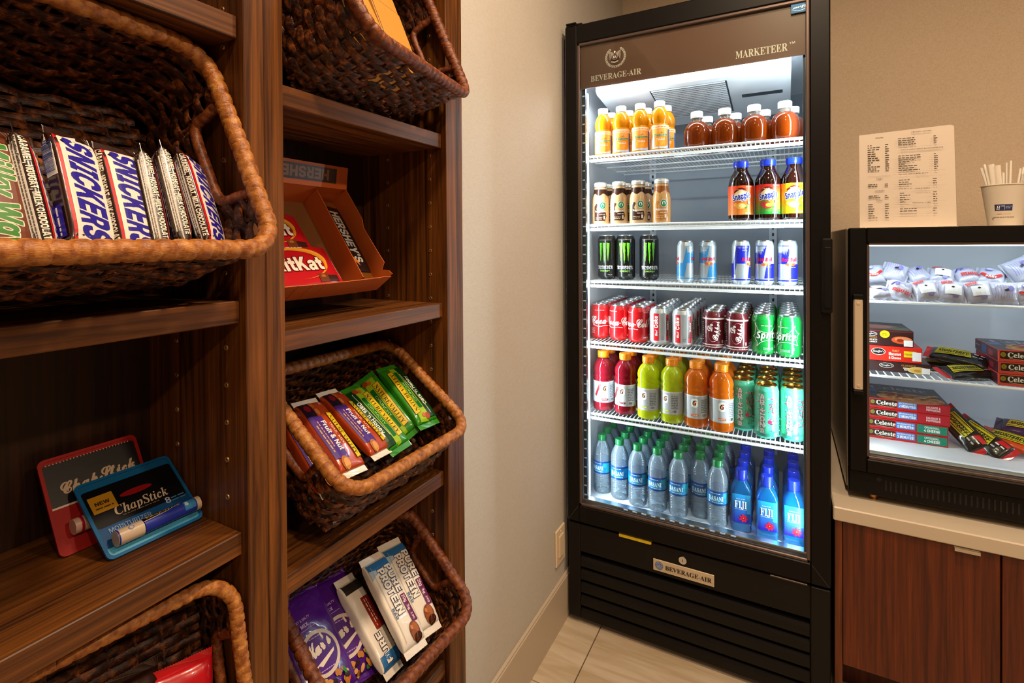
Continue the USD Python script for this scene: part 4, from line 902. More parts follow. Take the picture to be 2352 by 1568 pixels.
p = Print(); p.rect(-KW / 2 + 0.004, 0.010, KW / 2 - 0.03, 0.040, '#2c1009'); p.text("HERSHEY'S", KW / 2 - 0.05, 0.036, 0.0215, '#8a5a34', 'heavy', w=0.16, rot=180)
obj('lid_print', p.mesh(on_plane(np.array([0, KD - 0.004, -0.001]) + rx(math.radians(42)) @ [0, 0, tk], (1, 0, 0), rx(math.radians(42)) @ [0, 1, 0])), 'print_card', kc)
p = Print(); p.rect(0.055, -0.052, 0.165, -0.018, '#1c0c08'); p.rect(0.070, -0.046, 0.100, -0.024, '#8a1a14'); p.words(0.105, 0.16, -0.036, 0.005, '#c9a070', 3); p.rect(0.02, -0.05, 0.04, -0.02, '#1c0c08')
obj('side_print', p.mesh(on_plane((KW / 2, 0, 0), (0, 1, 0), (0, 0, 1))), 'print_card', kc)
def kit():
    p = Print(); q = 1.42
    S_ = lambda g: sa.scale(g, q, q, origin=(0, 0))
    p.add(S_(ell(0, 0.002, 0.046, 0.0245).difference(ell(-0.003, 0.000, 0.0435, 0.0225))), '#d98a1c'); p.add(S_(ell(0.006, 0.006, 0.041, 0.021).difference(ell(0.001, 0.002, 0.0425, 0.0225))), '#e0a030')
    p.text('KitKat', -0.036 * q, -0.0095 * q, 0.0215 * q, '#e8dfcd', 'heavy', w=0.074 * q, outline='#5c0a0c', ow=0.0014)
    for x0, y0, x1, y1, c in ((0.022, -0.028, 0.038, -0.016, '#6b3414'), (0.026, -0.0215, 0.032, -0.018, '#a8622a'), (0.036, -0.028, 0.052, -0.019, '#3a180c')): p.rect(x0 * q, y0 * q, x1 * q, y1 * q, c)
    p.words(-0.03, 0.03, 0.0268 * q, 0.0022, '#e6b0a0', 8)
    return p
for i, (lab, u, v, z) in enumerate([('red chocolate wafer pack in front in the display carton', -0.0520, 0.0480, -0.034), ('red chocolate wafer pack behind the front one in the display carton', -0.0780, 0.128, -0.040)]):
    loc = KL + KR @ np.array([u, v, z]); R = KR @ rx(math.radians(-4))
    wrapped('wafer_pack', lab, 'chocolate wafer', (0.176, 0.088, 0.018, 0.008), 'wrap_red', [('top', kit())], loc, R, 'red wafer packs in the display carton', seed=50 + i, wrinkle=0.001, e=5)
loc, R = in_basket('KK', (0.0985, 0.208), (0.0985, 0.012), -0.032, -10)
p = Print(); p.rect(-0.078, -0.020, 0.072, 0.020, '#1a0d0a'); p.text("HERSHEY'S", -0.066, -0.0140, 0.0250, '#b5b0a6', 'heavy', w=0.128); p.poly([(0.046, -0.020), (0.058, -0.020), (0.070, -0.005), (0.058, -0.008)], '#c9701c')
wrapped('chocolate_bar', 'black wrapped chocolate bar with gold foil ends, in the right slot of the display carton', 'chocolate bar', (0.192, 0.050, 0.012, 0.013), 'wrap_black', [('top', p)], loc, R, None, seal_mat='foil_gold', seed=60, e=5)

# lip balm packs on the middle left shelf
def balm(lab, base, right, tilt, W, L, cols, front):
    a = math.radians(tilt); ex = np.array([0, 1.0, 0]) if abs(right) < 1e-6 else rz(right) @ [0, 1.0, 0]
    ey = rz(right) @ [-math.cos(a), 0, math.sin(a)]; R = np.stack([ex, ey, np.cross(ex, ey)], 1)
    t = thing('lip_balm_pack', lab, 'lip balm', base, R, 'lip balm packs on the middle left shelf')
    card, bandc, low, stick, capc = cols
    obj('card', prism(rrect(0, 0, W, L, 0.008), 0.0012), card, t)
    obj('blister_flange', prism(rrect(0, 0, W, L, 0.008).difference(rrect(0.004, 0.004, W - 0.004, L - 0.004, 0.006)), 0.0016, 0.0012), card, t)
    p = Print()
    if front:
        p.rect(0.003, 0.006, W - 0.003, 0.050, '#134d86'); p.rect(0.003, 0.004, W - 0.003, 0.016, '#4ea6cf'); p.rect(0.003, 0.046, W - 0.003, L - 0.014, '#07090e', 0.006)
        p.text('ChapStick', 0.029, 0.056, 0.0145, '#c9b79c', 'serifi', w=0.066); p.ell(W * 0.52, 0.0815, 0.020, 0.0045, '#8f1016'); p.rect(0.008, 0.068, 0.036, 0.094, '#b8861c'); p.text('NEW', 0.0130, 0.079, 0.0055, '#3a2a0a', 'heavy', w=0.017); p.words(0.012, 0.032, 0.0735, 0.0016, '#3a2a0a', 2)
        p.text('MOISTURIZER', 0.014, 0.0350, 0.0070, '#7f9fd0', 'bold', w=0.050); p.words(0.017, 0.045, 0.0285, 0.0018, '#7f9fd0', 3); p.text('8', 0.086, 0.0430, 0.0090, '#a9b8d2', 'bold'); p.words(0.094, 0.112, 0.0475, 0.0020, '#4a86b8', 5); p.words(0.094, 0.112, 0.0430, 0.0020, '#4a86b8', 6)
        p.words(0.035, 0.080, 0.0515, 0.0015, '#6d5d48', 7)
    else:
        p.rect(0.004, 0.062, W - 0.004, L - 0.008, '#0b0907', 0.004); p.rect(0.002, 0.060, W - 0.002, 0.0625, '#d9c8b4'); p.text('ChapStick', 0.018, 0.076, 0.0170, '#c4a98c', 'script', w=0.088, rot=3, fat=0.03); p.rect(W * 0.40, 0.100, W * 0.66, 0.105, '#020202', 0.002)
        for k in range(26): p.rect(0.008 + k * 0.0038, L - 0.0095, 0.0095 + k * 0.0038, L - 0.0080, '#b9a48c')
        p.ell(0.040, 0.038, 0.018, 0.012, '#a8160c')
    obj('print', p.mesh(on_plane((0, 0, 0.0012), (1, 0, 0), (0, 1, 0))), 'print_gloss', t)
    y = 0.0195 if front else 0.030; x0, x1 = (0.012, W - 0.004) if front else (0.016, W - 0.030)
    T = np.array([[0, 0, 1], [1, 0, 0], [0, 1, 0]], float); r0 = 0.0092
    rot = np.array([[0, 0, 1], [0, 1, 0], [-1, 0, 0]], float)
    sk = obj('stick', move(lathe([(0, 0), (r0, 0), (r0, x1 - x0 - 0.006), (0, x1 - x0 - 0.006)], 24), (x0 + 0.004, y, r0 + 0.0022), rot), stick, t, 40)
    obj('cap', move(lathe([(0, 0), (r0 + 0.0006, 0), (r0 + 0.0008, 0.001), (r0 + 0.0008, 0.030), (r0, 0.0305), (0, 0.0305)], 24), (x0, y, r0 + 0.0022), rot), capc, sk, 40)
    obj('end_ring', move(lathe([(0, 0), (r0 + 0.0005, 0), (r0 + 0.0005, 0.006), (0, 0.006)], 24), (x1 - 0.005, y, r0 + 0.0022), rot), capc, sk, 40)
    q = Print()
    if front:
        q.rect(x0 + 0.031, -0.014, x1 - 0.006, 0.014, '#2436a8'); q.poly([(x0 + 0.031, 0.002), (x0 + 0.060, 0.004), (x1 - 0.006, 0.014), (x0 + 0.031, 0.014)], '#0c0c14'); q.line([(x0 + 0.031, 0.0015), (x0 + 0.060, 0.0035), (x1 - 0.02, 0.010)], 0.0010, '#d9cbb0'); q.text('ChapStick', x0 + 0.034, 0.0045, 0.0060, '#d2b06a', 'script', w=0.044); q.rect(x1 - 0.022, -0.008, x1 - 0.007, 0.006, '#3a8ac4'); q.text('8', x1 - 0.0205, -0.0015, 0.0055, '#e8eef4', 'bold'); q.line([(x0 + 0.0012, -0.015), (x0 + 0.0012, 0.015)], 0.0016, '#2430a0', False); q.ell(x0 + 0.016, 0.002, 0.0032, 0.0032, '#8a93c0'); q.ell(x0 + 0.016, 0.002, 0.0020, 0.0020, '#d9ccb8')
    else:
        q.rect(x0 + 0.012, -0.012, x0 + 0.050, 0.014, '#d8d2a8'); q.ell(x0 + 0.032, 0.0, 0.010, 0.006, '#c23a14'); q.ell(x0 + 0.034, 0.007, 0.006, 0.0022, '#4a8a2a'); q.line([(x0 + 0.008, -0.014), (x0 + 0.008, 0.014)], 0.0030, '#b01222', False)
    rr = r0 + 0.0009
    obj('stick_print', q.mesh(lambda x, s, off: np.stack([np.asarray(x, float), y + (rr + off) * np.sin(np.asarray(s) / rr), r0 + 0.0022 + (rr + off) * np.cos(np.asarray(s) / rr)], -1), dy=0.002, step=0.00006, base=0.0001, normal=lambda x, s: np.stack([np.zeros_like(s), np.sin(s / rr), np.cos(s / rr)], -1)), 'print_gloss', sk)
    return t
mat('card_blue', '#0f5f96', 0.5, spec=0.25); mat('balm_red', '#9c0f08', 0.5, spec=0.25); mat('cap_cream', '#d8c4aa', 0.35, coat=0.3); mat('stick_blue', '#2a3aa8', 0.3, coat=0.4); mat('stick_red', '#b01a1a', 0.3, coat=0.4); mat('cap_pale', '#c9a89a', 0.35)
balm('red backed lip balm pack with black top, leaning behind the blue one', (-0.808, 0.2936, 0.8815), 0.0, 58.0, 0.116, 0.128, ('balm_red', 0, 0, 'stick_red', 'cap_pale'), False)
balm('blue lip balm pack with a gold square, in front of the red one', (-0.746, 0.3190, 0.8815), 0.0, 37.0, 0.119, 0.119, ('card_blue', 0, 0, 'stick_blue', 'cap_cream'), True)

# ================================================================ drinks in the tall fridge
ORD = ['front', 'second', 'third', 'fourth', 'fifth', 'sixth', 'seventh']
COL = ['leftmost', 'second', 'third', 'fourth', 'fifth', 'sixth', 'seventh']
def cam_yaw(x, y): return math.atan2(x * -1.0, y)          # turn that makes a label at (x, y) face the viewer's side of the room
def arc(name, r0, z0, r1, z1, n, bulge):                     # helper for rounded profile pieces
    return [(r0 + (r1 - r0) * t + bulge * math.sin(PI * t), z0 + (z1 - z0) * t) for t in np.linspace(0, 1, n)]
def paint(name, base, rough=0.28, metal=0.3): mat(name, base, rough, metal, coat=0.5)
for n_, c_ in (('can_red', '#c8101a'), ('can_silver', '#c4c8cc'), ('can_maroon', '#64101f'), ('can_green', '#0a8a34'), ('can_teal', '#4fc3a0'), ('can_black', '#0b0d0c'), ('can_ltblue', '#b9c4cc')): paint(n_, c_, 0.28, 0.45 if 'silver' in n_ or 'lt' in n_ else 0.08)
mat('gold_rim', '#b98a3c', 0.25, metal=1.0); mat('cap_white', '#f0efec', 0.35, coat=0.2); mat('cap_orange', '#f08a12', 0.35, coat=0.2); mat('cap_green', '#0d7a3e', 0.35, coat=0.2); mat('cap_blue', '#1433c8', 0.32, coat=0.3)
mat('coffee', '#c49a6c', 0.2, coat=0.8); mat('coffee_caramel', '#c08a50', 0.2, coat=0.8); mat('tea_dark', '#1e0805', 0.08, coat=1.0); mat('foil_lid', '#d4cfc8', 0.3, metal=0.6)
juice_mat('orange_juice', '#e08a0c', 0.35); juice_mat('apple_juice', '#843206', 0.5); juice_mat('sport_red', '#98142a', 0.5); juice_mat('sport_lime', '#d6e31a', 0.5); juice_mat('sport_orange', '#f07a14', 0.5)
clear_mat('water_clear', '#eaf4fc', 0.03, 1.42, 0.17, '#d4eafc'); clear_mat('water_blue', '#4fb4ec', 0.05, 1.42, 0.28, '#1590dc'); clear_mat('neck_clear', '#e4e0da', 0.05, 1.45, 0.15, '#cfc8c0')
def can_profile(h, r):
    return [(0, 0.004), (r * 0.60, 0.0025), (r * 0.74, 0.0), (r * 0.80, 0.0012), (r * 0.96, 0.008), (r, 0.012), (r, h - 0.019), (r * 0.985, h - 0.016), (r * 0.87, h - 0.006), (r * 0.84, h - 0.0035)]
def can_lid(h, r):
    return [(r * 0.84, h - 0.0035), (r * 0.845, h - 0.001), (r * 0.83, h), (r * 0.79, h - 0.0004), (r * 0.765, h - 0.005), (r * 0.70, h - 0.0052), (r * 0.66, h - 0.0045), (0, h - 0.0045)]
def make_can(name, label, category, h, r, body, printing, loc, rot, group, lid='alu', pm='print_can'):
    t = thing(name, label, category, loc, rz(rot), group)
    pr = can_profile(h, r)
    obj('can_body', lathe(pr, 44), body, t, 50)
    l = obj('lid', lathe(can_lid(h, r), 36), lid, t, 35)
    obj('pull_tab', cat(move(prism(ell(0, 0.003, 0.0075, 0.012, 18).difference(ell(0, 0.008, 0.0042, 0.0045, 12)), 0.0010), (0, 0, h - 0.0042))), lid, l)
    if printing is not None:
        f, nrm = on_lathe(pr); obj('label_print', printing.mesh(f, dx=0.004, step=0.00006, normal=nrm), pm, t)
    return t
def coke_print():
    p = Print(); W = '#f3ece8'
    p.text('Coca', -0.060, 0.053, 0.0310, W, 'script', w=0.056, fat=0.022, rot=0); p.text('Cola', 0.004, 0.053, 0.0310, W, 'script', w=0.056, fat=0.022); p.rect(-0.004, 0.060, 0.003, 0.0625, W)
    p.line([(-0.052, 0.050), (-0.030, 0.044), (-0.010, 0.047), (0.008, 0.045)], 0.0024, W)
    for x in (-0.045, 0.028): p.words(x, x + 0.034, 0.1005, 0.0018, '#efc9c0', 5)
    for k in range(5): p.words(-0.062, -0.045, 0.020 + 0.004 * k, 0.0022, '#e8b8b0', k)
    p.words(0.026, 0.046, 0.016, 0.0040, '#efd0c8', 9)
    return p
def diet_print():
    p = Print(); W = '#f4f1ee'
    p.rect(-0.009, 0.014, 0.009, 0.104, '#cf1020'); p.text('Coke', 0.0060, 0.056, 0.0135, W, 'heavy', w=0.040, rot=90, outline='#b50e1c', ow=0.0004); p.text('Diet', 0.0040, 0.030, 0.0085, W, 'script', w=0.020, rot=90, fat=0.03)
    p.rect(0.034, 0.014, 0.0445, 0.100, '#c41424'); p.rect(0.0345, 0.030, 0.039, 0.090, '#2a2426'); p.text('Coke', 0.0430, 0.05, 0.0050, W, 'heavy', w=0.03, rot=90)
    p.ell(0.0395, 0.096, 0.0042, 0.0045, '#d3202c')
    for k in range(3): p.words(0.017, 0.026, 0.018 + 0.004 * k, 0.0022, '#85888c', k)
    p.rect(-0.0585, 0.014, -0.0480, 0.102, '#c41424')
    for k in range(8): p.words(0.048, 0.058, 0.03 + 0.007 * k, 0.0030, '#4a5a60', k)
    return p
def pepper_print():
    p = Print(); W = '#eee6e4'
    p.rect(-0.1036, 0.0955, 0.1036, 0.1005, W); p.rect(-0.1036, 0.0085, 0.1036, 0.0180, W)
    e = sa.rotate(ell(0.002, 0.058, 0.0175, 0.0325), -8, origin=(0.002, 0.058)); p.add(e.difference(sa.rotate(ell(0.001, 0.058, 0.0162, 0.0312), -8, origin=(0.002, 0.058))), '#e0b8b8')
    p.text('Dr', -0.0045, 0.058, 0.0180, W, 'script', w=0.024, rot=83, fat=0.02); p.text('Pepper', 0.0120, 0.030, 0.0180, W, 'script', w=0.060, rot=83, fat=0.02)
    p.rect(-0.046, 0.028, -0.031, 0.090, '#2a0a10')
    for k in range(10): p.words(-0.042, -0.033, 0.030 + 0.006 * k, 0.0030, W, k)
    p.words(0.006, 0.024, 0.011, 0.0024, '#b08a8a', 4); p.rect(0.0255, 0.022, 0.031, 0.032, '#caa0a4')
    return p
def sprite_print():
    p = Print(); W, Y = '#f0f2ea', '#d9e0a0'
    pts = [(-0.036, 0.094), (-0.029, 0.075), (-0.005, 0.067), (0.012, 0.070), (0.030, 0.094), (0.034, 0.079), (0.043, 0.072), (0.0365, 0.060), (0.037, 0.037), (0.010, 0.045), (-0.016, 0.040), (-0.030, 0.026), (-0.034, 0.045), (-0.043, 0.053), (-0.036, 0.066)]
    for a, b in zip(pts, pts[1:] + pts[:1]):
        m = ((a[0] + b[0]) / 2 * 0.92, 0.058 + ((a[1] + b[1]) / 2 - 0.058) * 0.90); p.line([a, m, b], 0.0014, W)
    p.text('Sprite', -0.031, 0.049, 0.0205, W, 'sansi', w=0.064, rot=2, outline='#0b7a30', ow=0.0009, fat=0.015)
    p.words(-0.018, 0.016, 0.0865, 0.0022, Y, 5)
    for k in range(3): p.words(-0.012, 0.016, 0.0160 + 0.0028 * k, 0.0014, '#8fd0a0', k)
    p.rect(0.020, 0.022, 0.0275, 0.030, '#cfe0cc'); p.rect(0.0215, 0.0235, 0.026, 0.0285, '#0a8a34')
    return p
SZ4 = 0.938
def column(name, desc, category, h, r, body, printer, x, y0, z, n, pitch, x0s, group, lid='alu', colname='', unit='can', first=[None]):
    """One column of like cans, front to back; x0s: which part of the wrap each front can shows."""
    global FIRST
    made = []
    for k in range(n):
        jx = 0.0 if k == 0 else rng.uniform(-0.0012, 0.0012)
        y = y0 + k * pitch; rot = cam_yaw(-x, y) * -1.0
        rot = -math.atan2(-x, y) * -1.0
        rot = math.atan2(-x, y) - (x0s if k == 0 else x0s + rng.uniform(-0.02, 0.02)) / r
        lab = f'{desc}, {ORD[k]} in the {colname}' if k else f'{desc}, foremost in the {colname}'
        key = (name, id(printer))
        if key not in FIRST: FIRST[key] = make_can(name, lab, category, h, r, body, printer, (x + jx, y, z), rot, group, lid)
        else: dup(FIRST[key], lab, (x + jx, y, z), rz(rot), group)
FIRST = {}
P_COKE, P_DIET, P_PEP, P_SPR = coke_print(), diet_print(), pepper_print(), sprite_print()
R12 = 0.0328
for x, y, n, x0, cn in ((-0.584, 1.757, 5, -0.026, 'leftmost red column'), (-0.514, 1.752, 5, -0.004, 'middle red column'), (-0.443, 1.741, 3, 0.010, 'right red column')):
    column('soda_can', 'red cola can', 'soda can', 0.122, R12, 'can_red', P_COKE, x, y, SZ4, n, 0.0665, x0, 'red cola cans on the fourth shelf', colname=cn)
for x, y, n, x0, cn in ((-0.370, 1.737, 5, 0.012, 'left silver column'), (-0.295, 1.730, 6, 0.016, 'right silver column')):
    column('diet_can', 'silver diet cola can', 'soda can', 0.122, R12, 'can_silver', P_DIET, x, y, SZ4, n, 0.0665, x0, 'silver diet cola cans on the fourth shelf', colname=cn)
for x, y, n, x0, cn in ((-0.201, 1.734, 3, 0.000, 'left maroon column'), (-0.131, 1.726, 5, 0.002, 'right maroon column')):
    column('pepper_can', 'maroon soda can', 'soda can', 0.122, R12, 'can_maroon', P_PEP, x, y, SZ4, n, 0.0665, x0, 'maroon soda cans on the fourth shelf', colname=cn)
for x, y, n, x0, cn in ((-0.058, 1.727, 5, -0.012, 'left green column'), (0.011, 1.715, 6, 0.014, 'right green column')):
    column('lime_can', 'green lemon lime can', 'soda can', 0.122, R12, 'can_green', P_SPR, x, y, SZ4, n, 0.0665, x0, 'green lemon lime cans on the fourth shelf', colname=cn)
# tall teal tea cans
def arizona_print():
    p = Print(); r = random.Random(11)
    p.poly([(-0.013, 0.012), (-0.004, 0.012), (0.001, 0.146), (-0.011, 0.146)], '#cfe6d8')
    for ch, z in zip('ARIZONA', (0.118, 0.1015, 0.088, 0.072, 0.053, 0.035, 0.017)): p.text(ch, -0.0055, z, 0.0150, '#f3efe8', 'heavy', w=0.0135 if ch != 'I' else 0.004, align='c', rot=r.uniform(-8, 8), outline='#6a8f9a', ow=0.0007)
    for k in range(70):
        x, z = r.gauss(-0.005, 0.009), r.uniform(0.012, 0.135); p.ell(x, z, r.uniform(0.0006, 0.0018), r.uniform(0.0008, 0.0022), r.choice(['#a8326a', '#7a3aa0', '#d46a90', '#f4e6ea', '#2a2230', '#e9c8d2']))
    p.line([(0.014, 0.048), (0.026, 0.051), (0.029, 0.066), (0.026, 0.082), (0.030, 0.100), (0.024, 0.122)], 0.0016, '#1c1418'); p.line([(0.027, 0.074), (0.021, 0.086), (0.016, 0.110)], 0.0010, '#1c1418'); p.line([(0.026, 0.052), (0.034, 0.058)], 0.0011, '#1c1418')
    for k in range(44):
        t = r.random(); x, z = 0.014 + 0.016 * t + r.gauss(0, 0.0045), 0.050 + 0.075 * r.random(); p.ell(x, z, r.uniform(0.0010, 0.0024), r.uniform(0.0010, 0.0022), r.choice(['#c22a58', '#d9486e', '#a01c48', '#e88aa2']))
    p.ell(0.013, 0.055, 0.005, 0.006, '#c22a58'); p.poly([(-0.03, 0.012), (0.04, 0.012), (0.03, 0.024), (0.0, 0.020), (-0.02, 0.023)], '#2c8a7a')
    for k in range(4): p.words(-0.040, -0.026, 0.03 + 0.01 * k, 0.0025, '#2f8f7c', k)
    return p
P_ARI = arizona_print()
for x, y, n, x0, cn in ((-0.115, 1.742, 4, 0.004, 'left teal column'), (-0.049, 1.703, 4, 0.006, 'middle teal column'), (0.0205, 1.713, 4, 0.004, 'right teal column')):
    column('tea_can', 'tall teal blossom tea can', 'tea can', 0.158, 0.0335, 'can_teal', P_ARI, x, y, 0.694, n, 0.0690, x0, 'teal tea cans on the fifth shelf', lid='gold_rim', colname=cn)
# energy drinks on the third shelf
def monster_print():
    p = Print(); r = random.Random(2); g = '#6fd42a'
    for x, lo in ((-0.0145, 0.066), (-0.001, 0.058), (0.0125, 0.066)):
        L_, R_ = [], []
        for k in range(12):
            z = 0.128 - (0.128 - lo) * k / 11; w = 0.0042 * (1 - k / 11) ** 0.7 + 0.0006
            L_.append((x - w + r.uniform(-0.0009, 0.0009), z)); R_.append((x + w + r.uniform(-0.0009, 0.0009), z))
        p.poly(L_ + R_[::-1], g)
        p.poly([(x - 0.0045, 0.131), (x + 0.006, 0.128), (x + 0.004, 0.124), (x - 0.003, 0.122)], g)
    p.text('MONSTER', -0.0300, 0.0370, 0.0120, '#eef0ec', 'black', w=0.0600); p.text('ENERGY', -0.017, 0.0275, 0.0056, '#8fd05a', 'bold', w=0.036)
    p.words(-0.025, 0.025, 0.1395, 0.0018, '#8a8f8a', 3); p.words(0.012, 0.028, 0.016, 0.0020, '#9a9f9a', 5)
    return p
P_MON = monster_print()
for i, (x, y, x0, w_) in enumerate(((-0.569, 1.795, 0.010, 'leftmost of three'), (-0.501, 1.795, 0.004, 'middle of three'), (-0.422, 1.812, -0.002, 'rightmost of three'))):
    lab = f'black energy drink can with green claw mark, {w_}'
    rot = math.atan2(-x, y) - x0 / 0.0335
    if i == 0: m0 = make_can('energy_can', lab, 'energy drink', 0.158, 0.0335, 'can_black', P_MON, (x, y, 1.146), rot, 'black energy drink cans on the third shelf')
    else: dup(m0, lab, (x, y, 1.146), rz(rot))
def bull_print(blue):
    p = Print(); c = 0.0265 * PI; s = '#c9cdd2'; h0, hm, h1 = 0.010, 0.064, 0.119; k = 0.006
    for q in range(4):
        a = -c + q * c / 2; b = a + c / 2
        if q % 2 == 0: p.poly([(a - k, hm), (b - k, hm), (b + k, h1), (a + k, h1)], blue)
        else: p.poly([(a - k * 0.2, h0 + 0.010), (b - k * 0.2, h0 + 0.010), (b + k, hm), (a + k, hm)], blue)
    p.rect(-c, h0 + 0.003, c, h0 + 0.007, blue)
    for x in (-c / 2 + 0.001, c / 2 + 0.001):
        p.text('Red Bull', x, 0.0720, 0.0105, '#c4123a', 'sansi', w=0.044, align='c', fat=0.02); p.ell(x + 0.003, 0.0625, 0.0055, 0.0042, '#e8b030')
        for d in (-1, 1): p.poly([(x + 0.003 + d * 0.001, 0.0605), (x + 0.003 + d * 0.006, 0.0580), (x + 0.003 + d * 0.014, 0.0615), (x + 0.003 + d * 0.012, 0.0660), (x + 0.003 + d * 0.005, 0.0665)], '#d4502a')
        p.words(x - 0.020, x - 0.004, 0.103, 0.0016, '#cfd6ea', 4); p.words(x - 0.016, x + 0.018, 0.0540, 0.0018, '#b98a90', 6)
    p.rect(-0.002, 0.020, 0.004, 0.030, '#dfe3ea')
    return p
P_RB, P_SF = bull_print('#1a20a8'), bull_print('#2f86c4')
C2 = 0.0265 * PI / 2
for i, (x, y, P_, b_, x0, lab) in enumerate(((-0.285, 1.730, P_SF, 0, C2 * 2.05, 'slim light blue can turned to its silver side, left of the pair'), (-0.217, 1.737, P_SF, 0, -C2 * 0.98, 'slim light blue can with red name facing out, right of the pair'), (-0.120, 1.728, P_RB, 1, C2 * 0.45, 'slim dark blue and silver can, left of three'), (-0.055, 1.734, P_RB, 1, -C2 * 1.02, 'slim dark blue and silver can, middle of three'), (0.0075, 1.730, P_RB, 1, -C2 * 1.10, 'slim dark blue and silver can, right of three'))):
    rot = math.atan2(-x, y) - x0 / 0.0265
    g_ = 'slim dark blue cans on the third shelf' if b_ else 'slim light blue cans on the third shelf'
    if i in (0, 2): m1 = make_can('slim_can', lab, 'energy drink', 0.135, 0.0265, 'can_ltblue', P_, (x, y, 1.146), rot, g_)
    else: dup(m1, lab, (x, y, 1.146), rz(rot), g_)

# ---------------------------------------------------------------- bottles
def ribs(r, z, n=20): return [(r * (1 if k % 2 == 0 else 0.95), z + 0.0) for k in range(n)]
def cap_mesh(r, h, z, n=40):
    v, f = lathe([(0, z), (r * 0.985, z), (r, z + 0.0015), (r, z + h - 0.0025), (r * 0.93, z + h - 0.0004), (0, z + h)], n)
    v = v.copy(); ang = np.arctan2(v[:, 1], v[:, 0]); side = (np.hypot(v[:, 0], v[:, 1]) > r * 0.97) & (v[:, 2] < z + h - 0.002)
    k = 1 + 0.022 * np.sign(np.sin(ang * n / 2 + 0.1)); v[side, :2] *= k[side, None]
    return v, f
def make_bottle(name, label, category, prof, body, cap, loc, rot, group, printing=None, pm='print_gloss', neck=None, extra=None):
    t = thing(name, label, category, loc, rz(rot), group)
    obj('bottle', lathe(prof, 36), body, t, 45)
    if neck: obj('neck', lathe(neck, 32), 'neck_clear', t, 45)
    if cap:
        mcap, r, h, z = cap
        c = obj('cap', cap_mesh(r, h, z), mcap, t, 30)
        obj('tamper_ring', lathe([(r * 0.80, z - 0.0036), (r * 1.0, z - 0.0036), (r * 1.0, z - 0.0008), (r * 0.80, z - 0.0008)], 32), mcap, c, 30)
    if extra: extra(t)
    if printing is not None:
        f, nrm = on_lathe(prof); obj('label', printing.mesh(f, dx=0.004, dy=0.012, step=0.00006, base=0.0004, normal=nrm), pm, t)
    return t
def place(key, make, lab, loc, rot, group):
    if key not in FIRST: FIRST[key] = make(lab, loc, rot, group)
    else: dup(FIRST[key], lab, loc, rz(rot), group)
# orange juice, top shelf
TP = [(0, 0.002), (0.024, 0.0), (0.0275, 0.004), (0.0285, 0.010), (0.0285, 0.030), (0.0278, 0.045), (0.0285, 0.060), (0.0285, 0.083), (0.0262, 0.088), (0.0255, 0.091), (0.0275, 0.097), (0.0285, 0.108), (0.0270, 0.121), (0.0220, 0.134), (0.0165, 0.142), (0.0140, 0.146), (0.0138, 0.152), (0, 0.152)]
def trop():
    p = Print(); c = 0.0285 * PI
    p.rect(-c, 0.008, c, 0.084, '#f2a04a'); p.rect(-c, 0.072, c, 0.083, '#f6c9a0'); p.words(-0.025, 0.025, 0.0755, 0.0022, '#e06a2a', 3); p.poly([(-0.034, 0.008), (-0.034, 0.040), (-0.020, 0.052), (-0.020, 0.008)], '#a9b8d8')
    p.ell(0.001, 0.034, 0.021, 0.026, '#f28a1a'); p.ell(-0.004, 0.030, 0.013, 0.016, '#f6a238'); p.poly([(-0.030, 0.008), (0.030, 0.008), (0.030, 0.020), (0.012, 0.013), (-0.012, 0.013)], '#c3d0e4')
    p.rect(0.026, 0.008, 0.046, 0.070, '#3a62b8'); p.text('Tropicana', -0.0215, 0.0460, 0.0085, '#0c6a34', 'serifi', w=0.045, rot=4, outline='#f6d9a8', ow=0.0006, fat=0.03); p.line([(0.0, 0.056), (0.004, 0.0605)], 0.0014, '#0c6a34', False)
    p.words(-0.014, 0.014, 0.0385, 0.0022, '#fbe8d0', 4); p.words(-0.010, 0.012, 0.0340, 0.0018, '#fbe8d0', 5)
    return p
P_T = trop()
mk = lambda lab, loc, rot, g: make_bottle('juice_bottle', lab, 'juice bottle', TP, 'orange_juice', ('cap_white', 0.0168, 0.0165, 0.1485), loc, rot, g, P_T)
for k, (x, y) in enumerate([(-0.551, 1.701), (-0.488, 1.701), (-0.4235, 1.701), (-0.360, 1.701), (-0.545, 1.772), (-0.482, 1.772), (-0.418, 1.772), (-0.352, 1.772)]):
    w_ = ['leftmost', 'second from left', 'third from left', 'rightmost'][k % 4]
    place('trop', mk, f'orange juice bottle, {w_} in the ' + ('front row' if k < 4 else 'back row'), (x, y, 1.572), math.atan2(-x, y) + 0.12, 'orange juice bottles on the top shelf')
# apple juice
AP = [(0, 0.003), (0.020, 0.001), (0.028, 0.0), (0.0335, 0.006), (0.0375, 0.018), (0.0392, 0.036), (0.0388, 0.052), (0.0360, 0.066), (0.0300, 0.077), (0.0225, 0.0835), (0.0165, 0.0865), (0.0, 0.0868)]
AN = [(0.0165, 0.0866), (0.0152, 0.090), (0.0150, 0.100)]
mk = lambda lab, loc, rot, g: make_bottle('apple_juice_bottle', lab, 'juice bottle', AP, 'apple_juice', ('cap_white', 0.0185, 0.0170, 0.1010), loc, rot, g, neck=AN)
for k, (x, y) in enumerate([(-0.246, 1.711), (-0.164, 1.711), (-0.081, 1.711), (0.001, 1.711), (-0.226, 1.795), (-0.140, 1.795), (-0.056, 1.795), (0.022, 1.795)]):
    w_ = ['leftmost', 'second from left', 'third from left', 'rightmost'][k % 4]
    place('apple', mk, f'round amber apple juice bottle, {w_} in the ' + ('front row' if k < 4 else 'back row'), (x, y, 1.572), 0.3 * k, 'round apple juice bottles on the top shelf')
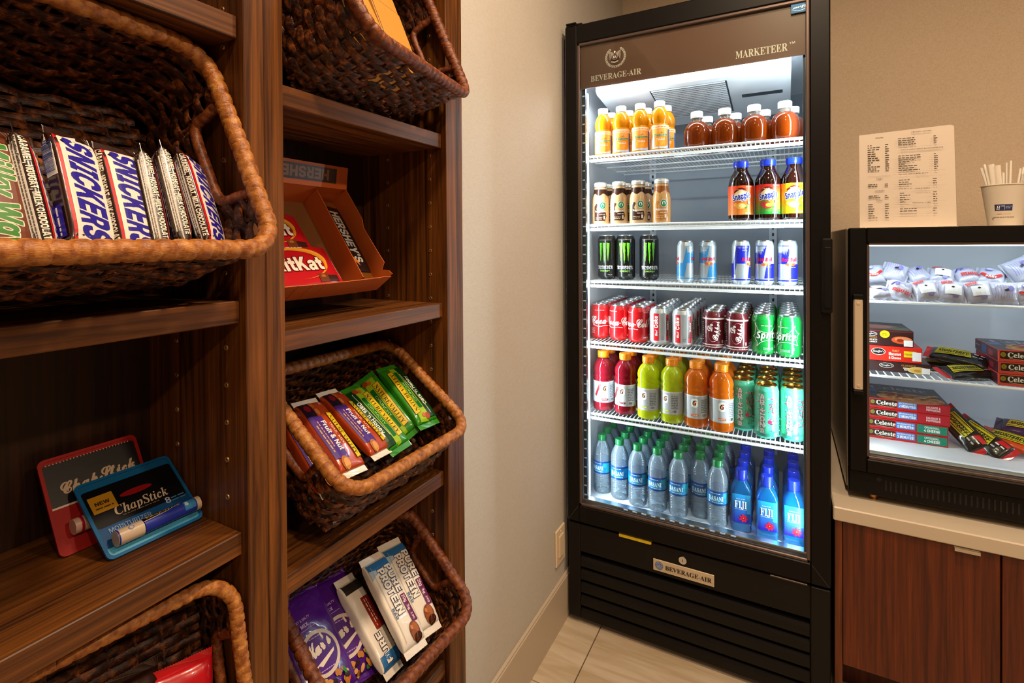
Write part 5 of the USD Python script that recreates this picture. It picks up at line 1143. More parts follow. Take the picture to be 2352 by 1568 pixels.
# bottled coffee, second shelf
CP = [(0, 0.002), (0.026, 0.0), (0.0295, 0.004), (0.0300, 0.010), (0.0300, 0.070), (0.0292, 0.085), (0.0262, 0.100), (0.0228, 0.112), (0.0218, 0.120), (0.0222, 0.128), (0.0205, 0.132), (0, 0.132)]
def coffee(dark, swirl):
    p = Print(); c = 0.03 * PI
    p.add(sg.Polygon([(-c, 0.1315), (c, 0.1315)] + [(x, 0.104 + 0.004 * math.sin(x * 160)) for x in np.linspace(c, -c, 40)]), dark)
    p.poly([(-0.026, 0.014), (-0.026, 0.062), (-0.018, 0.074), (-0.012, 0.070), (-0.018, 0.056), (-0.012, 0.040), (0.014, 0.046), (0.018, 0.030), (0.012, 0.014)], swirl)
    p.ell(0.004, 0.066, 0.0105, 0.0125, '#e9e2d0'); p.ell(0.004, 0.066, 0.0095, 0.0113, '#0c7a52'); p.ell(0.004, 0.066, 0.0056, 0.0068, '#f0ece0'); p.ell(0.004, 0.068, 0.0026, 0.0036, '#0c7a52'); p.poly([(0.000, 0.060), (0.008, 0.060), (0.0065, 0.0655), (0.0015, 0.0655)], '#0c7a52'); p.line([(-0.001, 0.064), (0.004, 0.0735), (0.009, 0.064)], 0.0010, '#f0ece0', False)
    p.text('frappuccino', -0.022, 0.0430, 0.0070, '#efe6d8', 'bold', w=0.036); p.words(-0.008, 0.012, 0.035, 0.0022, '#efe6d8', 2); p.rect(0.006, 0.019, 0.012, 0.031, '#d9c8b0'); p.words(-0.020, 0.002, 0.019, 0.0020, '#d9b48a', 3); p.words(-0.020, 0.002, 0.024, 0.0020, '#d9b48a', 4)
    return p
def lid_ring(t): obj('lid', lathe([(0.0205, 0.131), (0.0228, 0.1325), (0.0228, 0.1440), (0.0212, 0.1468), (0, 0.1468)], 36), 'foil_lid', t, 30); obj('sleeve_band', lathe([(0.0229, 0.1395), (0.0232, 0.1400), (0.0232, 0.1420), (0.0229, 0.1425)], 36), 'cap_white', t, 30)
P_M, P_C = coffee('#33160c', '#3a1c12'), coffee('#8a4a1e', '#b0682c')
mkm = lambda lab, loc, rot, g: make_bottle('coffee_bottle', lab, 'bottled coffee', CP, 'coffee', None, loc, rot, g, P_M, extra=lid_ring)
mkc = lambda lab, loc, rot, g: make_bottle('coffee_bottle', lab, 'bottled coffee', CP, 'coffee_caramel', None, loc, rot, g, P_C, extra=lid_ring)
for k, (x, y, m_) in enumerate([(-0.5665, 1.716, 0), (-0.5010, 1.716, 0), (-0.4345, 1.716, 0), (-0.3580, 1.716, 1), (-0.560, 1.782, 0), (-0.494, 1.782, 0), (-0.428, 1.782, 0)]):
    w_ = ['leftmost', 'second from left', 'third from left'][k % 4 if k < 4 and k != 3 else (k - 4) % 3]
    lab = 'caramel coffee bottle with paler swirl, right end of the coffee row' if m_ else f'brown topped coffee bottle, {w_} in the ' + ('front row' if k < 4 else 'back row')
    place('coffee%d' % m_, mkc if m_ else mkm, lab, (x, y, 1.338), math.atan2(-x, y) + 0.10, 'coffee bottles on the second shelf')
# bottled tea
SP = [(0, 0.003), (0.030, 0.0), (0.0350, 0.005), (0.0360, 0.012), (0.0360, 0.112), (0.0348, 0.124), (0.0300, 0.138), (0.0235, 0.150), (0.0200, 0.158), (0.0195, 0.168), (0, 0.168)]
def tea_label(top, bottom, fruit):
    p = Print(); c = 0.036 * PI
    n = 12
    for k in range(n):
        t = k / (n - 1); col = tuple(a * t + b * (1 - t) for a, b in zip(lin(top), lin(bottom))); p.items.append((sg.box(-c * 0.80, 0.020 + 0.088 * k / n, c * 0.80, 0.020 + 0.088 * (k + 1) / n + 0.0001), col, 0))
    p.items.append((sg.Point(0, 0).buffer(1e-5), lin(top), 1)); p.ell(-0.003, 0.078, 0.019, 0.016, '#f4c9a0'); p.ell(-0.003, 0.075, 0.015, 0.012, '#f2e0b0')
    p.line([(-0.020, 0.089), (-0.006, 0.0985), (0.008, 0.0965)], 0.0050, '#5c1a12'); p.words(-0.014, 0.004, 0.0945, 0.0015, '#e8c8a0', 3)
    p.text('Snapple', -0.0250, 0.0620, 0.0175, '#1c2a9a', 'sansb', w=0.050, rot=11, outline='#f4efe4', ow=0.0013, fat=0.03)
    p.ell(-0.004, 0.046, 0.0135, 0.0095, fruit[0]); p.ell(0.000, 0.047, 0.009, 0.006, fruit[1]); p.ell(-0.018, 0.050, 0.005, 0.006, fruit[0]); p.poly([(0.006, 0.042), (0.018, 0.046), (0.012, 0.038)], '#3f8a2a'); p.ell(0.019, 0.057, 0.0048, 0.0058, '#a03418'); p.ell(0.019, 0.057, 0.0040, 0.0050, '#d9a060'); p.words(0.008, 0.024, 0.0235, 0.0022, '#f2e6c8', 6); p.words(0.010, 0.030, 0.103, 0.0014, '#f2e0c0', 7)
    return p
for k, (x, y, cols, lab) in enumerate([(-0.1020, 1.722, ('#f2481a', '#f28a3a', ('#f2b04a', '#f6d080')), 'dark tea bottle with orange red label, left of three blue capped bottles'), (-0.0245, 1.722, ('#d9251c', '#2a9a3a', ('#c83a3a', '#f2c03a')), 'dark tea bottle with red to green label, middle of three blue capped bottles'), (0.0200 + 0.036, 1.722, ('#f6c01a', '#f2b81a', ('#f6d060', '#fbe8a0')), 'dark tea bottle with yellow label, right of three blue capped bottles')]):
    x = (-0.1055, -0.0325, 0.0255)[k] if k < 2 else 0.0245
    x = (-0.1180, -0.0440, 0.0250)[k]
    pr_ = tea_label(*cols)
    make_bottle('tea_bottle', lab, 'tea bottle', SP, 'tea_dark', ('cap_blue', 0.0212, 0.0165, 0.1680), (x, y - 0.010, 1.338), math.atan2(-x, y) + 0.08, 'blue capped tea bottles on the second shelf', pr_)
# sports drinks, fifth shelf
GP = [(0, 0.003), (0.028, 0.0), (0.0345, 0.004), (0.0362, 0.012), (0.0362, 0.024), (0.0352, 0.030), (0.0352, 0.104), (0.0362, 0.109), (0.0340, 0.114), (0.0358, 0.119), (0.0362, 0.125), (0.0335, 0.130), (0.0355, 0.137), (0.0358, 0.146), (0.0335, 0.157), (0.0280, 0.168), (0.0205, 0.177), (0.0160, 0.181), (0.0150, 0.185), (0.0160, 0.190), (0, 0.190)]
def sport_label(x0, accent, layout):
    p = Print(); c = 0.0352 * PI
    p.rect(-c, 0.031, c, 0.1035, '#b4b8bd'); p.rect(-c, 0.100, c, 0.1035, '#d9dcdf')
    p.rect(x0 - 0.0105, 0.066, x0 + 0.0105, 0.094, '#f1f1ef', 0.008); p.text('G', x0, 0.0725, 0.0155, '#2a1c18', 'sansi', w=0.0125, align='c'); p.poly([(x0 + 0.0035, 0.090), (x0 - 0.0035, 0.079), (x0 + 0.0005, 0.080), (x0 - 0.0040, 0.069), (x0 + 0.0050, 0.082), (x0 + 0.0010, 0.081)], '#e8651a')
    p.rect(x0 - 0.012, 0.039, x0 + 0.012, 0.045, accent, 0.002); p.words(x0 - 0.010, x0 + 0.010, 0.0412, 0.0018, '#f0e8e0', 3)
    for k in range(8): p.words(x0 + 0.020, x0 + 0.042, 0.050 + 0.0055 * k, 0.0024, '#6a6e74', k)
    p.rect(x0 + 0.022, 0.036, x0 + 0.038, 0.048, '#dfe1e4')
    for k in range(9): p.rect(x0 + 0.0235 + 0.0015 * k, 0.0375, x0 + 0.0235 + 0.0015 * k + (0.0008 if k % 3 else 0.0011), 0.0465, '#3a3c40')
    if layout: p.poly([(x0 - 0.030, 0.050), (x0 - 0.012, 0.094), (x0 - 0.020, 0.094), (x0 - 0.036, 0.056)], accent)
    return p
SPORT = [('sport_red', 'dark red', '#7a1420', -0.010, [(-0.563, 1.727, 0, -0.004), (-0.483, 1.720, 1, 0.012)]), ('sport_lime', 'lime yellow', '#b8c81a', -0.014, [(-0.402, 1.710, 0, 0.016), (-0.325, 1.707, 0, 0.022)]), ('sport_orange', 'orange', '#e0601a', 0.0, [(-0.2505, 1.703, 0, 0.004), (-0.1745, 1.699, 0, -0.002)])]
for m_, cn, acc, x0, spots in SPORT:
    pp = sport_label(0.0, acc, m_ == 'sport_red')
    mk = lambda lab, loc, rot, g, m_=m_, pp=pp: make_bottle('sports_drink_bottle', lab, 'sports drink', GP, m_, ('cap_orange', 0.0195, 0.0185, 0.1865), loc, rot, g, pp)
    for j, (x, y, _, xv) in enumerate(spots):
        for k in range(3):
            lab = f'{cn} sports drink bottle with orange cap, {"left" if j == 0 else "right"} column, ' + ('in front', 'second from the front', 'third from the front')[k]
            place(m_, mk, lab, (x + (0 if k == 0 else rng.uniform(-0.003, 0.003)), y + 0.0765 * k, 0.694), math.atan2(-x, y) - xv / 0.0352, f'{cn} sports drinks on the fifth shelf')
# water with green caps, bottom
DP = [(0, 0.006), (0.012, 0.005), (0.020, 0.0), (0.0275, 0.0015), (0.0305, 0.007), (0.0312, 0.014)]
for z in np.arange(0.018, 0.068, 0.0085): DP += [(0.0312, z), (0.0300, z + 0.003), (0.0296, z + 0.0045), (0.0300, z + 0.006)]
DP += [(0.0308, 0.070), (0.0308, 0.116)]
for z in (0.118, 0.126, 0.134): DP += [(0.0312, z), (0.0302, z + 0.003), (0.0300, z + 0.0045), (0.0308, z + 0.0065)]
DP += [(0.0300, 0.145), (0.0270, 0.158), (0.0220, 0.170), (0.0165, 0.179), (0.0132, 0.184), (0.0128, 0.188), (0, 0.188)]
def dasani():
    p = Print(); c = 0.0308 * PI
    p.rect(-c, 0.071, c, 0.1155, '#0f5d9c'); p.rect(-c, 0.110, c, 0.1140, '#1a3a86'); p.rect(-c, 0.0725, c, 0.0755, '#15296e'); p.poly([(0.016, 0.0765), (0.022, 0.110), (0.048, 0.110), (0.048, 0.0765)], '#1f9ab0'); p.poly([(-0.034, 0.080), (0.030, 0.0765), (0.034, 0.094), (-0.034, 0.102)], '#0f7fae')
    p.text('DASANI', -0.0235, 0.0855, 0.0145, '#e9f0f2', 'serif', w=0.046, fat=0.01); p.words(-0.018, 0.014, 0.107, 0.0016, '#cfe0ee', 3); p.words(-0.012, 0.020, 0.0790, 0.0018, '#cfe0ee', 4); p.ell(-0.022, 0.0805, 0.0022, 0.0026, '#e9f0f2')
    return p
P_D = dasani()
mk = lambda lab, loc, rot, g: make_bottle('water_bottle', lab, 'water bottle', DP, 'water_clear', ('cap_green', 0.0148, 0.0175, 0.1870), loc, rot, g, P_D)
for j, (x, y, n) in enumerate([(-0.581, 1.764, 3), (-0.513, 1.750, 4), (-0.445, 1.731, 4), (-0.378, 1.728, 4), (-0.310, 1.727, 4), (-0.2445, 1.754, 4), (-0.189, 1.722, 4)]):
    for k in range(n):
        dx = 0 if k == 0 else rng.uniform(-0.006, 0.006)
        if j == 5 and k: dx += -0.004
        lab = f'clear water bottle with green cap, {COL[j]} column from the left, ' + ('in front' if k == 0 else ORD[k] + ' from the front')
        place('dasani', mk, lab, (x + dx, y + 0.0675 * k + (0 if k == 0 else rng.uniform(0, 0.004)), LZ0), math.atan2(-x, y) - (0.008 if j else 0.016) / 0.0308 + rng.uniform(-0.1, 0.1), 'green capped water bottles at the bottom of the tall fridge')
# square water with blue caps
def square_lathe(prof, n=48):
    V, F = lathe([(1.0, z) if r > 0 else (0, z) for r, z, e in prof], n); V = V.reshape(len(prof), n, 3)
    a = np.arange(n) * 2 * PI / n
    for i, (r, z, e) in enumerate(prof):
        k = r / (np.abs(np.cos(a)) ** e + np.abs(np.sin(a)) ** e) ** (1 / e) if r > 0 else np.zeros(n)
        V[i, :, 0], V[i, :, 1] = k * np.cos(a), k * np.sin(a)
    return V.reshape(-1, 3), F
FP = [(0, 0.003, 4), (0.020, 0.0, 4), (0.0275, 0.0015, 5), (0.0300, 0.006, 6), (0.0295, 0.014, 6), (0.0288, 0.018, 6), (0.0300, 0.024, 6), (0.0300, 0.116, 6), (0.0285, 0.127, 5), (0.0235, 0.139, 3.4), (0.0170, 0.148, 2.4), (0.0142, 0.152, 2), (0.0138, 0.156, 2), (0, 0.156, 2)]
def flower(p, cx, cz, r):
    for k in range(7): p.add(sa.translate(sa.rotate(ell(0, r * 0.58, r * 0.26, r * 0.46, 12), k * 51.4 + 10, origin=(0, 0)), cx, cz), '#c8143a', 12)
    p.add(ell(cx, cz, r * 0.3, r * 0.3), '#8a0c20', 13); p.add(ell(cx, cz + r * 0.05, r * 0.13, r * 0.13), '#e08a2a', 14)
def fiji(lab, loc, rot, g):
    t = thing('square_water_bottle', lab, 'water bottle', loc, rz(rot), g)
    obj('bottle', square_lathe(FP), 'water_blue', t, 45)
    c = obj('cap', cap_mesh(0.0160, 0.0290, 0.1560, 44), 'cap_blue', t, 30)
    obj('tamper_ring', lathe([(0.013, 0.1525), (0.0165, 0.1525), (0.0165, 0.1555), (0.013, 0.1555)], 32), 'cap_blue', c, 30)
    p = Print(); n = 14
    for k in range(n):
        s = k / (n - 1); col = tuple(a * s + b * (1 - s) for a, b in zip(lin('#1a8fd0'), lin('#2418a0'))); p.items.append((sg.box(-0.0262, 0.030 + 0.087 * k / n, 0.0262, 0.030 + 0.087 * (k + 1) / n + 0.0001), col, 0))
    p.items.append((sg.box(0.0150, 0.060, 0.0262, 0.117), lin('#2aa4e0'), 1)); p.items.append((sg.Point(0, 0.05).buffer(1e-5), (0, 0, 1), 2))
    p.text('FIJI', -0.0185, 0.0750, 0.0235, '#f2f2f2', 'serif', w=0.034); p.words(-0.014, 0.010, 0.1025, 0.0016, '#d0def4', 3); p.line([(-0.0185, 0.0715), (0.016, 0.0715)], 0.0007, '#d0def4', False)
    flower(p, 0.0060, 0.0450, 0.0125)
    hw = lambda z: np.interp(z, [q[1] for q in FP], [q[0] for q in FP])
    obj('label', p.mesh(lambda x, y, off: np.stack([np.asarray(x, float), -(hw(np.asarray(y)) * (1 - np.abs(np.asarray(x) / 0.0300) ** 6) ** (1 / 6) + 0.0003 + off), np.asarray(y, float)], -1), dx=0.006, dy=0.012, step=0.00006), 'print_gloss', t)
    obj('back_label', move(box(-0.024, 0.0301, 0.030, 0.024, 0.0305, 0.117), (0, 0, 0)), 'back_blue', t, label='pale blue back label')
    return t
mat('back_blue', '#1c86dc', 0.4)
for j, (x, y) in enumerate([(-0.121, 1.732), (-0.0485, 1.719), (0.0225, 1.722)]):
    for k in range(4):
        lab = f'blue capped square water bottle, {("left", "middle", "right")[j]} column, ' + ('in front' if k == 0 else ORD[k] + ' from the front')
        place('fiji', fiji, lab, (x + 0.0 * k, y + 0.0705 * k, LZ0), math.atan2(-x, y) * 0.5 + 0.03, 'blue capped square water bottles at the bottom of the tall fridge')

# ================================================================ frozen food in the countertop freezer
mat('wrap_pale', '#b4b4c6', 0.25, coat=0.5, bump=(70, 0.5, 0.003)); mat('card_red', '#c2141c', 0.4, coat=0.2); mat('card_dark', '#2e1612', 0.4, coat=0.2); mat('card_scarlet', '#d92417', 0.4, coat=0.2); mat('card_coral', '#d64a3a', 0.4, coat=0.2)
mat('burrito_black', '#14100e', 0.25, coat=0.5, bump=(80, 0.4, 0.002)); mat('burrito_orange', '#d94a14', 0.25, coat=0.5, bump=(80, 0.4, 0.002)); mat('burrito_purple', '#3c1448', 0.25, coat=0.5, bump=(80, 0.4, 0.002)); mat('burrito_end', '#c4161c', 0.3, coat=0.4)
def sandwich_print(v):
    p = Print(); r = random.Random(100 + v); W = 0.052
    if v % 4 == 0:
        p.line([(-0.022, 0.004), (-0.014, 0.012), (-0.004, 0.010), (-0.012, 0.004)], 0.0030, '#4a3aa0'); p.text('BREAKFAST', -0.018, -0.016, 0.0100, '#c8281c', 'heavy', w=0.042, rot=-8)
        for k in range(4): p.words(-0.014, 0.020, 0.014 - 0.003 * k, 0.0012, '#8d84b8', k)
    elif v % 4 == 1:
        p.rect(-0.016, -0.014, 0.018, 0.012, '#e4e4e8', 0.001); p.ell(0.006, -0.018, 0.006, 0.004, '#8a80b4'); p.text('BREAK', -0.022, 0.014, 0.0080, '#c8281c', 'heavy', w=0.024, rot=12); p.poly([(-0.004, 0.006), (0.000, 0.009), (0.004, 0.006), (0.000, 0.003)], '#26242a')
    elif v % 4 == 2:
        for k in range(7): p.line([(-0.020 + 0.005 * k, 0.018), (-0.019 + 0.005 * k, 0.0), (-0.021 + 0.005 * k, -0.016)], 0.0010, '#8a80b4')
        p.ell(0.010, 0.008, 0.006, 0.007, '#7a70b4'); p.poly([(-0.004, 0.004), (0.004, 0.008), (0.006, 0.002), (-0.002, -0.001)], '#1c1a20')
    else:
        p.line([(-0.020, -0.006), (-0.008, -0.014), (0.006, -0.013), (0.018, -0.002)], 0.0070, '#c8281c'); p.text('FAST', -0.012, -0.016, 0.0050, '#f2d0c8', 'heavy', w=0.022); p.ell(-0.008, 0.010, 0.008, 0.006, '#7068b0'); p.ell(-0.007, 0.011, 0.007, 0.004, '#b8b4dc')
    return p
SAND = [  # x, y, z above shelf, tilt back, spin, variant, where
    (0.232, 1.748, 0.014, 80, 0.3, 1, 'flat at the left end of the heap'), (0.280, 1.744, 0.026, 38, -0.25, 0, 'front row, with red word facing out, second from left'), (0.334, 1.740, 0.027, 30, 0.2, 1, 'front row, third from left, with a white sticker'),
    (0.388, 1.738, 0.027, 26, -0.1, 5, 'front row, middle, beside the white sticker one'), (0.441, 1.736, 0.028, 22, 0.15, 9, 'front row, fifth from left, with the biggest white sticker'), (0.492, 1.738, 0.027, 20, 0.0, 2, 'front row, striped, near the right edge of the picture'), (0.540, 1.742, 0.030, 30, 0.1, 3, 'front row, cut by the right edge of the picture'),
    (0.226, 1.806, 0.066, 36, 0.1, 3, 'on top at the far left with red curved band'), (0.278, 1.806, 0.072, 34, -0.35, 2, 'on top, second from left, striped'), (0.330, 1.815, 0.064, 50, 0.5, 2, 'on top, third from left, in shadow'), (0.384, 1.812, 0.062, 48, -0.2, 1, 'on top in the middle, pale'),
    (0.436, 1.820, 0.064, 56, 0.3, 0, 'on top, right of the middle'), (0.488, 1.815, 0.062, 44, -0.3, 3, 'on top toward the right with dark red band'), (0.545, 1.815, 0.086, 20, 0.5, 2, 'on top, standing highest at the right edge')]
for i, (x, y, dz, tilt, spin, v, where) in enumerate(SAND):
    a = math.radians(tilt)
    R = rx(math.radians(90) - a) @ rz(spin)
    c = np.array([x, y, FSZ[0] + dz])
    # local: x across, y up the face, z towards the viewer
    wrapped('wrapped_sandwich', 'wrapped breakfast sandwich, ' + where, 'sandwich', (0.066, 0.058, 0.040, 0.006), 'wrap_pale', [('top', sandwich_print(v))], c, R, 'wrapped sandwiches on the upper freezer shelf', seed=70 + i, wrinkle=0.007, e=2.3, puff=2.4)
def food_box(name, label, x0, x1, y0, y1, z0, z1, body, front, top=None, left=None, group=None, category='frozen meal'):
    t = thing(name, label, category, (x0, y0, z0), None, group)
    a, b, h = x1 - x0, y1 - y0, z1 - z0 - 0.0006
    obj('box', box(0, 0, 0, a, b, h, 0.0010), body, t)
    obj('front_print', front(a, h).mesh(on_plane((0, 0, 0))), 'print_card', t)
    if top: obj('top_print', top(a, b).mesh(on_plane((0, 0, h), (1, 0, 0), (0, 1, 0))), 'print_card', t)
    if left: obj('side_print', left(b, h).mesh(on_plane((0, b, 0), (0, -1, 0), (0, 0, 1))), 'print_card', t)
    return t
def celeste_front(green, edge='#c2141c'):
    def f(a, h):
        p = Print(); p.rect(0.001, 0.001, a - 0.001, h - 0.001, edge); p.rect(0.004, h * 0.24, a * 0.36, h * 0.90, '#2a1c10', 0.003); p.ell(0.010, h * 0.60, 0.0052, h * 0.20, '#b5761c'); p.ell(0.010, h * 0.60, 0.0030, h * 0.12, '#5a8a2a')
        p.text('Celeste', 0.0185, h * 0.40, h * 0.42, '#f2efe6', 'serif', w=a * 0.265, fat=0.02); p.line([(0.022, h * 0.32), (0.05, h * 0.22), (a * 0.34, h * 0.34)], 0.0008, '#e0c8a0')
        p.rect(a * 0.37, h * 0.24, a * 0.605, h * 0.90, '#3f7fd0', 0.002); p.text('MICROWAVES IN', a * 0.385, h * 0.66, h * 0.15, '#e4edf8', 'bold', w=a * 0.205); p.text('2 MINUTES!', a * 0.385, h * 0.33, h * 0.26, '#f0f4fa', 'heavy', w=a * 0.205)
        if green: p.rect(a * 0.625, h * 0.12, a * 0.985, h * 0.92, '#11846a', 0.001); p.text('ORIGINAL', a * 0.805, h * 0.60, h * 0.20, '#e2f0ea', 'bold', w=a * 0.18, align='c'); p.text('4 CHEESE', a * 0.805, h * 0.26, h * 0.26, '#f0f6f2', 'heavy', w=a * 0.19, align='c')
        else: p.rect(a * 0.62, h * 0.05, a * 0.99, h * 0.95, '#b01a2c'); p.text('SAUSAGE &', a * 0.80, h * 0.54, h * 0.20, '#f2dade', 'bold', w=a * 0.17, align='c'); p.text('PEPPERONI', a * 0.80, h * 0.28, h * 0.20, '#f2dade', 'bold', w=a * 0.17, align='c')
        return p
    return f
def pizza_top(a, b):
    p = Print(); p.rect(0.001, 0.001, a - 0.001, b - 0.001, '#2b2430'); r = random.Random(4)
    p.text('Celeste', 0.02, b * 0.66, 0.040, '#8d8a92', 'serif', w=a * 0.74); p.ell(a * 0.55, b * 0.18, a * 0.42, b * 0.30, '#b5702c'); p.rect(0.004, b * 0.42, 0.03, b * 0.62, '#3a5a8a')
    for k in range(46):
        x, y = a * 0.55 + r.uniform(-0.38, 0.38) * a, b * 0.18 + r.uniform(-0.24, 0.26) * b
        if x < a - 0.008 and 0.004 < y: p.add(ell(x, y, r.uniform(0.004, 0.009), r.uniform(0.004, 0.008), 12).intersection(sg.box(0.002, 0.002, a - 0.002, b - 0.002)), r.choice(['#c98a3a', '#d9a84a', '#a82a1c', '#7a2414', '#e0b860']))
    return p
z = IZ0
for k in range(4):
    sh = 0.0 if k >= 2 else -0.004
    food_box('pizza_box', ('bottom', 'second from bottom', 'third from bottom', 'topmost')[k] + (' green labelled' if k < 2 else ' all red') + ' pizza box in the stack on the freezer floor', 0.217 + sh, 0.4045 + sh, 1.816, 1.992, z + 0.0295 * k, z + 0.0295 * (k + 1), 'card_red', celeste_front(k < 2), pizza_top if k == 3 else None, None, 'pizza boxes stacked on the freezer floor', 'pizza box')
def celeste_side(b, h):
    p = Print(); p.rect(0.001, 0.001, b - 0.001, h - 0.001, '#4a1420'); p.rect(b * 0.30, h * 0.15, b * 0.52, h * 0.85, '#2a4a86'); p.rect(b * 0.62, h * 0.2, b * 0.80, h * 0.7, '#8a2838'); p.words(b * 0.05, b * 0.25, h * 0.5, 0.003, '#a88a90', 2)
    return p
for k in range(3):
    food_box('pizza_box', ('lowest', 'middle', 'uppermost')[k] + ' pizza box in the stack at the right of the middle freezer shelf', 0.4775 + (0.0015 if k == 1 else 0), 0.665, 1.723, 1.898, FSZ[1] + 0.0305 * k, FSZ[1] + 0.0305 * (k + 1), 'card_coral', celeste_front(False, '#d64a3a'), pizza_top if k == 2 else None, celeste_side, 'pizza boxes on the middle freezer shelf', 'pizza box')
def meal_front(kind):
    def f(a, h):
        p = Print(); dark = kind != 1
        p.rect(0.001, 0.001, a - 0.001, h - 0.001, '#34191a' if dark else '#d9281a')
        if kind == 2: p.rect(0.001, h * 0.9, a - 0.001, h - 0.001, '#6a2024')
        ox = a * 0.50
        p.ell(ox - 0.024, h * (0.72 if kind == 2 else 0.62), 0.0165, h * (0.15 if kind == 2 else 0.24), '#f0ece4'); p.ell(ox - 0.024, h * (0.72 if kind == 2 else 0.62), 0.0150, h * (0.125 if kind == 2 else 0.205), '#161212'); p.text("Stouffer's", ox - 0.024, h * (0.69 if kind == 2 else 0.56), h * (0.10 if kind == 2 else 0.15), '#f0ece4', 'serifi', w=0.026, align='c')
        if kind == 0: p.text('CLASSICS', ox + 0.010, h * 0.66, h * 0.16, '#c98a2a', 'bold', w=0.032); p.words(ox + 0.014, ox + 0.036, h * 0.44, 0.0028, '#efe6da', 2); p.words(ox + 0.016, ox + 0.034, h * 0.28, 0.0028, '#efe6da', 3); p.ell(a - 0.026, h * 0.36, 0.026, h * 0.33, '#e0c88a'); p.ell(a - 0.026, h * 0.34, 0.021, h * 0.25, '#d9b45a'); p.ell(a - 0.030, h * 0.32, 0.008, h * 0.12, '#c98a2a'); p.rect(a - 0.020, h * 0.06, a - 0.002, h * 0.62, '#e9e9ec')
        if kind == 1: p.text('FAMILY', ox + 0.008, h * 0.66, h * 0.14, '#f2b070', 'bold', w=0.016); p.text('Macaroni', ox + 0.000, h * 0.42, h * 0.20, '#f4e4d8', 'heavy', w=0.028); p.text('& Cheese', ox + 0.000, h * 0.18, h * 0.18, '#f4e4d8', 'heavy', w=0.028); p.rect(ox + 0.034, h * 0.36, ox + 0.062, h * 0.76, '#e8d01c'); p.text('Favorite', ox + 0.036, h * 0.48, h * 0.15, '#a86a14', 'bold', w=0.024); p.rect(a - 0.022, h * 0.14, a - 0.002, h * 0.72, '#e9e9ec')
        if kind == 2: p.text('CLASSICS', ox - 0.038, h * 0.48, h * 0.08, '#c98a2a', 'bold', w=0.030); p.text('LASAGNA WITH', ox - 0.038, h * 0.32, h * 0.09, '#efe6da', 'bold', w=0.030); p.text('MEAT & SAUCE', ox - 0.038, h * 0.18, h * 0.09, '#efe6da', 'bold', w=0.030); p.ell(ox + 0.010, h * 0.74, 0.0115, h * 0.24, '#e8cc1a'); p.words(ox + 0.004, ox + 0.016, h * 0.76, 0.002, '#9a7a10', 2); p.words(ox + 0.003, ox + 0.017, h * 0.66, 0.002, '#9a7a10', 3); p.ell(a - 0.026, h * 0.42, 0.024, h * 0.24, '#c9542a'); p.ell(a - 0.024, h * 0.47, 0.019, h * 0.15, '#d9885a'); p.ell(a - 0.030, h * 0.40, 0.008, h * 0.10, '#9a2a14'); p.rect(a - 0.022, h * 0.04, a - 0.002, h * 0.42, '#e9e9ec')
        return p
    return f
def meal_top(a, b):
    p = Print(); r = random.Random(8); p.rect(0.001, 0.001, a - 0.001, b - 0.001, '#3a2a2c'); p.ell(a * 0.5, b * 0.4, a * 0.34, b * 0.30, '#8a4a3a'); p.ell(a * 0.5, b * 0.42, a * 0.26, b * 0.22, '#b5705a'); p.rect(a * 0.70, b * 0.05, a * 0.95, b * 0.35, '#5a6a3a'); p.rect(a * 0.6, b * 0.7, a * 0.95, b * 0.92, '#1c2420')
    return p
for k, (z0, h, x1, col, lab) in enumerate([(FSZ[1], 0.0290, 0.3515, 'card_dark', 'dark brown frozen meal box at the bottom of the mixed stack'), (FSZ[1] + 0.029, 0.0430, 0.3330, 'card_scarlet', 'bright red frozen meal box between two dark ones'), (FSZ[1] + 0.072, 0.0450, 0.3140, 'card_dark', 'dark brown frozen meal box with yellow disc, top of the mixed stack')]):
    food_box('frozen_meal', lab, x1 - 0.150, x1, 1.764 + 0.0012 * k, 1.925, z0, z0 + h, col, meal_front(k), meal_top if k == 2 else None, None, 'frozen meal boxes on the middle freezer shelf')
def burrito_print(kind):
    p = Print(); y = '#c9c01a' if kind != 2 else '#e0c414'
    p.poly([(-0.052, -0.016), (-0.046, 0.018), (0.020, 0.020), (0.026, -0.012)], y)
    for k in range(4): p.line([(-0.050 + 0.002 * k, -0.012 + 0.0085 * k), (0.022, -0.008 + 0.0085 * k)], 0.0020, '#1a1410', False)
    p.text('MONTEREY', -0.044, -0.006, 0.0130, '#1a1410', 'sansi', w=0.064); p.words(0.030, 0.052, 0.004, 0.004, '#e6e2dc', 3); p.words(0.028, 0.050, -0.008, 0.004, '#b8b4ae', 4)
    p.poly([(0.030, 0.008), (0.056, 0.012), (0.056, 0.022), (0.034, 0.022)], '#c4161c' if kind != 2 else '#5a2a7a')
    return p
BUR = [  # x, y, z, spin, tip, roll, kind, label
    (0.398, 1.835, FSZ[1] + 0.015, -0.45, 0.0, 0, 0, 'black burrito packet flat beside the mixed meal boxes, below another'), (0.425, 1.825, FSZ[1] + 0.044, -0.35, 0.10, 8, 0, 'black burrito packet with lime letters, lying on top of the others'), (0.432, 1.768, FSZ[1] + 0.015, 0.42, 0.0, 4, 1, 'black burrito packet with red end, in front beside the coral boxes'),
    (0.437, 1.850, IZ0 + 0.046, -0.95, 0.62, 30, 0, 'black burrito packet standing against the red pizza boxes'), (0.478, 1.838, IZ0 + 0.034, -0.85, 0.42, 26, 0, 'black burrito packet slanting, second from the pizza boxes'), (0.548, 1.845, IZ0 + 0.030, -0.52, 0.14, 10, 3, 'orange ended burrito packet lying in front on the freezer floor'), (0.590, 1.872, IZ0 + 0.058, -0.35, 0.10, 6, 2, 'purple burrito packet lying on top at the right')]
